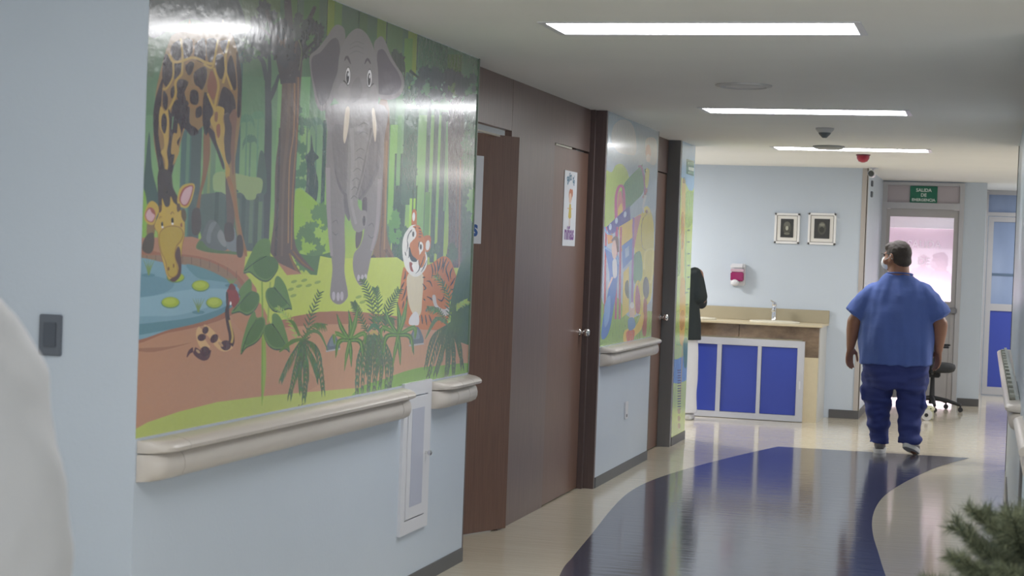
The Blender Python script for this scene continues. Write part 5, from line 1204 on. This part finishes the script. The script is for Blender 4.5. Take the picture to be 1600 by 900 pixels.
top.chain([(0.03, -0.10, 1.40), (0.02, -0.155, 1.30), (0.0, -0.205, 1.12)], [0.030, 0.030, 0.018], 10)
top.chain([(-0.14, -0.10, 1.33), (-0.17, -0.15, 1.15)], [0.026, 0.018], 10)
remeshed(top, 'scrub_top', M_top, root, 0.010, 2, 0.020, (9, 5, 2.4))
nb = MB(); nb.tube([(0.106 * cos(t), 0.012 + 0.1 * sin(t), 1.486 - 0.012 * sin(t)) for t in [2 * pi * k / 24 for k in range(25)]], 0.007, 6); nb.build('neck_band', M_top, root, True)
tr = MB()
tr.rings([ering(0, 0.0, 0.80, 0.272, 0.205, 40), ering(0, 0, 0.72, 0.276, 0.205, 40), ering(0, 0, 0.62, 0.262, 0.19, 40), ering(0, 0.01, 0.56, 0.235, 0.165, 40)])
for sx, ka, aa in ((-1, (-0.142, 0.04, 0.45), (-0.122, 0.125, 0.125)), (1, (0.136, 0.05, 0.45), (0.134, -0.005, 0.15))):
    pts = [Vector((sx * 0.135, 0.0, 0.70)), Vector((sx * 0.138, 0.02, 0.58)), Vector(ka), Vector(ka).lerp(Vector(aa), 0.5), Vector(aa) + Vector((0, 0, 0.05)), Vector(aa) + Vector((0, 0, -0.045))]
    tr.tube(pts, [0.14, 0.137, 0.118, 0.092, 0.088, 0.086], 28)
    tr.ell((Vector(aa).x, Vector(aa).y, 0.15), (0.096, 0.092, 0.045)); tr.ell(Vector(ka) + Vector((0, -0.03, 0.0)), (0.13, 0.10, 0.06))
tr.box(0.225, 0.258, -0.06, 0.09, 0.40, 0.58, 0.012); tr.box(-0.272, -0.235, -0.06, 0.09, 0.42, 0.58, 0.012)
remeshed(tr, 'scrub_trousers', M_trs, root, 0.010, 2, 0.026, (5, 5, 11))
def shoe(px, py, pitch, yaw, h=0.0):
    M = Matrix.Translation((px, py, h)) @ Matrix.Rotation(yaw, 4, 'Z') @ Matrix.Rotation(pitch, 4, 'X')
    s_ = MB()
    s_.rings([[(x, y, 0.0) for x, y, z in ering(0, 0, 0, 0.05, 0.145, 24)], [(x, y, 0.028) for x, y, z in ering(0, 0, 0, 0.055, 0.15, 24)], [(x, y, 0.034) for x, y, z in ering(0, 0, 0, 0.052, 0.147, 24)]])
    xf(s_, M); so = s_.build('shoe_sole', M_sole, root, 40)
    u = MB(); u.ell((0, 0.06, 0.048), (0.047, 0.082, 0.036)); u.ell((0, -0.055, 0.062), (0.045, 0.082, 0.05)); u.box(-0.04, 0.04, -0.12, 0.1, 0.03, 0.05, 0.01)
    xf(u, M); remeshed(u, 'shoe_upper', M_shoe, root, 0.008, 2)
shoe(-0.115, 0.175, 0.0, 0.05)
shoe(0.150, 0.03, radians(-17), -0.25, 0.042)
sk = MB(); sk.tube([(-0.112, 0.125, 0.06), (-0.112, 0.12, 0.13)], 0.046, 16); sk.build('sock', M_flesh2, root, True)
root.rotation_euler = (0, 0, radians(-2))

# --- person in a dark jacket and white trousers, mostly hidden behind the wall end
root = empty('person', (-2.93, 16.45, 0), 'person in dark jacket and white trousers standing at the wash counter', 'person')
b = MB()
b.rings([ering(0, 0, 0.86, 0.18, 0.13), ering(0, 0, 1.0, 0.17, 0.12), ering(0, 0, 1.15, 0.17, 0.12), ering(0, 0, 1.35, 0.19, 0.11), ering(0, 0, 1.45, 0.12, 0.08)])
b.chain([(0, 0, 1.42), (0, 0.02, 1.58)], [0.065, 0.055])
for sx in (-1, 1):
    el = (sx * 0.24, -0.04, 1.17); wr = (sx * 0.17, 0.18, 1.09)
    b.chain([(sx * 0.18, 0, 1.40), el], [0.055, 0.045]); b.chain([el, wr], [0.043, 0.03]); hand(b, wr, (sx * -0.6, 0.7, 0), (0, 0.2, 1), (sx * -1, 0, 0), 0.95, 0.5)
    b.chain([(sx * 0.09, 0, 0.86), (sx * 0.11, 0.02, 0.48), (sx * 0.13, 0.0, 0.09)], [0.095, 0.06, 0.04]); b.cap((sx * 0.13, 0, 0.06), (sx * 0.13, 0.13, 0.04), 0.04, 0.03)
HM2 = head(b, (0, 0.03, 1.62), 0.0, 0.98)
remeshed(b, 'body', M_skin, root, 0.010, 3)
h = MB(); h.ell((0, -0.02, 0.026), (0.088, 0.104, 0.104)); h.ell((0, -0.05, -0.04), (0.078, 0.06, 0.06)); xf(h, HM2); remeshed(h, 'hair', M_hair, root, 0.010, 2)
j = MB()
j.rings([ering(0, 0, 0.77, 0.235, 0.175, 40), ering(0, 0, 0.95, 0.225, 0.165, 40), ering(0, 0, 1.12, 0.205, 0.15, 40), ering(0, 0, 1.30, 0.215, 0.145, 40), ering(0, 0, 1.40, 0.19, 0.12, 40), ering(0, 0, 1.46, 0.10, 0.09, 40), ering(0, 0, 1.50, 0.085, 0.08, 40)])
for sx in (-1, 1):
    j.chain([(sx * 0.15, 0, 1.385), (sx * 0.215, -0.04, 1.19)], [0.085, 0.075]); j.chain([(sx * 0.215, -0.04, 1.19), (sx * 0.20, 0.14, 1.12)], [0.070, 0.055])
remeshed(j, 'jacket', mat('dark_green_black_jacket', rgb(36, 44, 46), 0.8, bump=0.002, bscale=25), root, 0.010, 3, 0.008)
t = MB(); t.rings([ering(0, 0, 0.88, 0.20, 0.145, 36), ering(0, 0, 0.78, 0.205, 0.15, 36), ering(0, 0, 0.70, 0.19, 0.13, 36)])
for sx in (-1, 1): t.tube([(sx * 0.10, 0, 0.8), (sx * 0.12, 0.01, 0.5), (sx * 0.135, 0, 0.25), (sx * 0.14, 0, 0.065)], [0.105, 0.095, 0.085, 0.088], 24)
remeshed(t, 'trousers', mat('white_cotton_trousers', rgb(205, 205, 210, 1.1), 0.8, bump=0.002, bscale=25), root, 0.010, 3, 0.010)
for sx in (-1, 1):
    s_ = MB(); s_.ell((sx * 0.14, 0.05, 0.04), (0.048, 0.13, 0.04)); s_.box(sx * 0.14 - 0.045, sx * 0.14 + 0.045, -0.06, 0.16, 0.0, 0.03, 0.01)
    remeshed(s_, 'shoe', M_sole, root, 0.010, 2)

# --- person in a white coat standing close at the left edge of the picture
p0 = onY(0, 480, 2.05); pe = onY(110, 720, 2.05)
root = empty('person', (pe.x - 0.335, 2.05, 0), 'person in a white coat at the left edge, near the camera', 'person')
b = MB()
b.rings([ering(0, 0, 0.86, 0.19, 0.14), ering(0, 0, 1.05, 0.18, 0.14), ering(0, 0, 1.25, 0.2, 0.13), ering(0, 0, 1.40, 0.15, 0.09), ering(0, 0, 1.46, 0.1, 0.07)])
b.chain([(0, 0, 1.45), (0, 0.02, 1.62)], [0.068, 0.06])
for sx in (-1, 1):
    el = (sx * 0.275, -0.03, 1.12); wr = (sx * 0.27, 0.10, 0.88)
    b.chain([(sx * 0.165, 0, 1.37), el], [0.055, 0.048]); b.chain([el, wr], [0.046, 0.032]); hand(b, wr, (0, 0.2, -1), (0, 1, 0), (sx * -1, 0, 0), 1.0, 0.5)
    b.chain([(sx * 0.1, 0, 0.88), (sx * 0.11, 0.02, 0.48), (sx * 0.12, 0, 0.09)], [0.1, 0.065, 0.042]); b.cap((sx * 0.12, 0, 0.06), (sx * 0.12, 0.13, 0.04), 0.04, 0.03)
HM3 = head(b, (0, 0.03, 1.66), 0.0, 1.0)
remeshed(b, 'body', M_skin, root, 0.010, 3)
h = MB(); h.ell((0, -0.02, 0.026), (0.088, 0.104, 0.104)); h.ell((0, -0.05, -0.04), (0.078, 0.06, 0.06)); xf(h, HM3); remeshed(h, 'hair', M_hair, root, 0.010, 2)
j = MB()
j.rings([ering(0, 0, 0.55, 0.27, 0.20, 40), ering(0, 0, 0.8, 0.255, 0.185, 40), ering(0, 0, 1.05, 0.235, 0.17, 40), ering(0, 0, 1.25, 0.235, 0.155, 40), ering(0, 0, 1.38, 0.225, 0.13, 40), ering(0, 0, 1.46, 0.15, 0.10, 40), ering(0, 0, 1.52, 0.085, 0.08, 40)])
for sx in (-1, 1):
    j.chain([(sx * 0.165, 0, 1.425), (sx * 0.228, -0.01, 1.345), (sx * 0.270, -0.03, 1.20), (sx * 0.280, -0.03, 1.10)], [0.078, 0.078, 0.073, 0.070]); j.chain([(sx * 0.268, -0.03, 1.10), (sx * 0.27, 0.03, 1.0), (sx * 0.27, 0.08, 0.92)], [0.068, 0.060, 0.056])
remeshed(j, 'white_coat', mat('white_coat_cotton', rgb(170, 171, 174), 0.85, bump=0.002, bscale=20), root, 0.010, 3, 0.014, (9, 9, 7))
t = MB(); t.rings([ering(0, 0, 0.9, 0.19, 0.14, 36), ering(0, 0, 0.72, 0.19, 0.13, 36)])
for sx in (-1, 1): t.tube([(sx * 0.10, 0, 0.8), (sx * 0.12, 0.01, 0.5), (sx * 0.125, 0, 0.065)], [0.1, 0.09, 0.08], 24)
remeshed(t, 'trousers', mat('grey_trousers', rgb(110, 112, 120), 0.8), root, 0.012, 3)
for sx in (-1, 1):
    s_ = MB(); s_.ell((sx * 0.12, 0.05, 0.04), (0.048, 0.13, 0.04)); s_.box(sx * 0.12 - 0.045, sx * 0.12 + 0.045, -0.06, 0.16, 0.0, 0.03, 0.01)
    remeshed(s_, 'shoe', M_sole, root, 0.012, 2)

# ------------------------------------------------------------------ office chair behind the man
cx, cy = -0.61, 19.25
root = empty('office_chair', (cx, cy, 0), 'black swivel chair with armrest in front of the emergency exit', 'chair')
def RR(mb): return mb
hub = MB().tube([(cx, cy, 0.07), (cx, cy, 0.13), (cx, cy, 0.36)], [0.035, 0.03, 0.022], 14)
part(hub, 'gas_column', M_black, root, 40)
for k in range(5):
    a = radians(-100 + 72 * k)
    e = (cx + 0.31 * cos(a), cy + 0.31 * sin(a))
    part(MB().tube([(cx, cy, 0.135), (cx + 0.16 * cos(a), cy + 0.16 * sin(a), 0.115), (e[0], e[1], 0.075)], [0.028, 0.022, 0.017], 10), 'base_arm', M_black, root, 40)
    ba = COL.objects[-1]
    part(MB().tube([(e[0] - 0.018, e[1], 0.027), (e[0] - 0.004, e[1], 0.027)], 0.027, 14).tube([(e[0] + 0.004, e[1], 0.027), (e[0] + 0.018, e[1], 0.027)], 0.027, 14).tube([(e[0], e[1], 0.03), (e[0], e[1], 0.07)], 0.008, 8), 'caster', M_black, root, 40)
seat = MB(); seat.rings([ering(cx, cy, z, rx, ry, 32, 3.2) for z, rx, ry in ((0.42, 0.20, 0.19), (0.435, 0.235, 0.225), (0.47, 0.25, 0.24), (0.50, 0.24, 0.23), (0.515, 0.20, 0.19))])
part(seat, 'seat', mat('charcoal_fabric', rgb(50, 52, 56), 0.85, noise_amt=0.1), root, 60)
part(MB().box(cx - 0.10, cx + 0.10, cy - 0.08, cy + 0.08, 0.36, 0.42, 0.01), 'mechanism', M_black, root, 40)
for sx in (1, -1):
    x = cx + sx * 0.27
    part(MB().tube([(cx + sx * 0.12, cy, 0.40), (x, cy, 0.42), (x, cy, 0.69)], 0.013, 10).box(x - 0.03, x + 0.03, cy - 0.17, cy + 0.12, 0.69, 0.712, 0.008), 'armrest', M_black, root, 40)
part(MB().tube([(cx - 0.15, cy + 0.1, 0.42), (cx - 0.25, cy + 0.2, 0.45), (cx - 0.26, cy + 0.22, 0.62)], 0.014, 10), 'back_support', M_black, root, 40)
bk = MB().box(cx - 0.22, cx + 0.20, cy + 0.20, cy + 0.26, 0.60, 0.95, 0.03); part(bk, 'backrest', MATS['charcoal_fabric'], root, 40)

root.rotation_euler = (0, 0, radians(90))

# small white toy on the floor behind the man's leg
g = onZ(1446, 657, 0)
root = empty('floor_toy', (g.x, g.y, 0), 'small round white toy with black centre on the floor behind the man', 'toy')
x, y = g.x + 0.012, g.y
part(MB().tube([(x, y, 0.055), (x, y + 0.05, 0.055)], [0.055, 0.055], 24), 'wheel', M_sole, root, 40)
part(MB().tube([(x - 0.005, y - 0.006, 0.055), (x - 0.005, y + 0.01, 0.055)], 0.019, 18), 'hub', M_black, root, 40)
part(MB().ell((x + 0.015, y + 0.08, 0.115), (0.06, 0.05, 0.035)).box(x - 0.04, x + 0.06, y + 0.04, y + 0.16, 0.0, 0.10, 0.015), 'toy_body', mat('ivory_plastic', rgb(200, 200, 170), 0.5), root, 40)
part(MB().ell((x - 0.02, y + 0.035, 0.115), (0.008, 0.008, 0.008)).ell((x + 0.035, y + 0.035, 0.12), (0.007, 0.007, 0.007)), 'button', M_black, root, 40)

# ------------------------------------------------------------------ artificial fir in the lower right corner
rnd = random.Random(11)
fc = onY(1612, 880, 4.4); FD = 0.17
root = empty('artificial_fir', (fc.x, 4.4, 0), 'green artificial fir with wiry tips at the lower right corner', 'plant')
part(MB().tube([(fc.x, 4.4, 0.0), (fc.x, 4.4, 0.91)], [0.022, 0.008], 10), 'trunk', mat('brown_wire_trunk', rgb(70, 56, 44), 0.8), root, 40)
part(MB().lathe([(0.16, 0.0), (0.16, 0.02), (0.03, 0.05), (0.025, 0.09)], (fc.x, 4.4, 0)), 'stand', M_black, root, 40)
needles = {0: bmesh.new(), 1: bmesh.new()}
stems = MB()
def needle(p, d, L, wd, k):
    s = d.cross(Vector((0.3, 1, 0.2))).normalized() * wd
    bm = needles[k]; v = [bm.verts.new(p - s), bm.verts.new(p + s), bm.verts.new(p + d * L)]
    bm.faces.new(v)
def twig(p, d, L, r0, lev):
    n = 7; pts = [p]; q = p.copy(); dd = d.copy()
    for i in range(n):
        dd = (dd + Vector((rnd.uniform(-.12, .12), rnd.uniform(-.12, .12), rnd.uniform(-.06, .12)))).normalized(); q = q + dd * L / n; pts.append(q.copy())
    stems.tube(pts, [r0 * (1 - 0.7 * i / n) for i in range(n + 1)], 5)
    M = int(L * (2000 if lev else 1100))
    for i in range(M):
        t = rnd.random() * (n - 0.01); k = int(t); a = pts[k].lerp(pts[k + 1], t - k)
        ax = (pts[k + 1] - pts[k]).normalized(); o = ax.orthogonal().normalized(); o2 = ax.cross(o); an = rnd.uniform(0, 2 * pi)
        nd = (ax * rnd.uniform(0.5, 0.9) + (o * cos(an) + o2 * sin(an)) * 0.8).normalized()
        needle(a, nd, rnd.uniform(0.024, 0.042), 0.0008, rnd.randint(0, 1))
    if lev == 0:
        for i in range(2, n):
            for sd in (-1, 1):
                ax = (pts[i] - pts[i - 1]).normalized(); o = ax.cross(Vector((0, 0, 1))).normalized() * sd
                twig(pts[i], (ax * 0.7 + o * 0.75 + Vector((0, 0, rnd.uniform(-.2, .3)))).normalized(), L * (0.42 - 0.04 * i), r0 * .5, 1)
zz = 0.30; a0 = 0.3
while zz < 0.89:
    for k in range(11):
        a = a0 + 2 * pi * k / 11 + rnd.uniform(-.2, .2); Lb = 0.11 + 0.25 * (1.10 - zz) / 0.7 + rnd.uniform(-.04, .04)
        if zz > 0.8: Lb *= 0.9
        twig(Vector((fc.x, 4.4, zz + rnd.uniform(-.02, .02))), Vector((cos(a), sin(a), rnd.uniform(0.15, 0.45) if zz < 0.85 else 0.8)).normalized(), Lb, 0.004, 0)
    zz += 0.07; a0 += 0.37
part(stems, 'branches', mat('dark_green_wire', rgb(50, 56, 44), 0.8), root)['kind'] = 'stuff'
for k, c in ((0, (82, 92, 74)), (1, (128, 134, 106))):
    me = bpy.data.meshes.new('needles'); needles[k].to_mesh(me); needles[k].free()
    o = rel(obj('needles', me, mat('fir_needle_%s' % ('dark', 'light')[k], rgb(*c), 0.7), root)); o['kind'] = 'stuff'
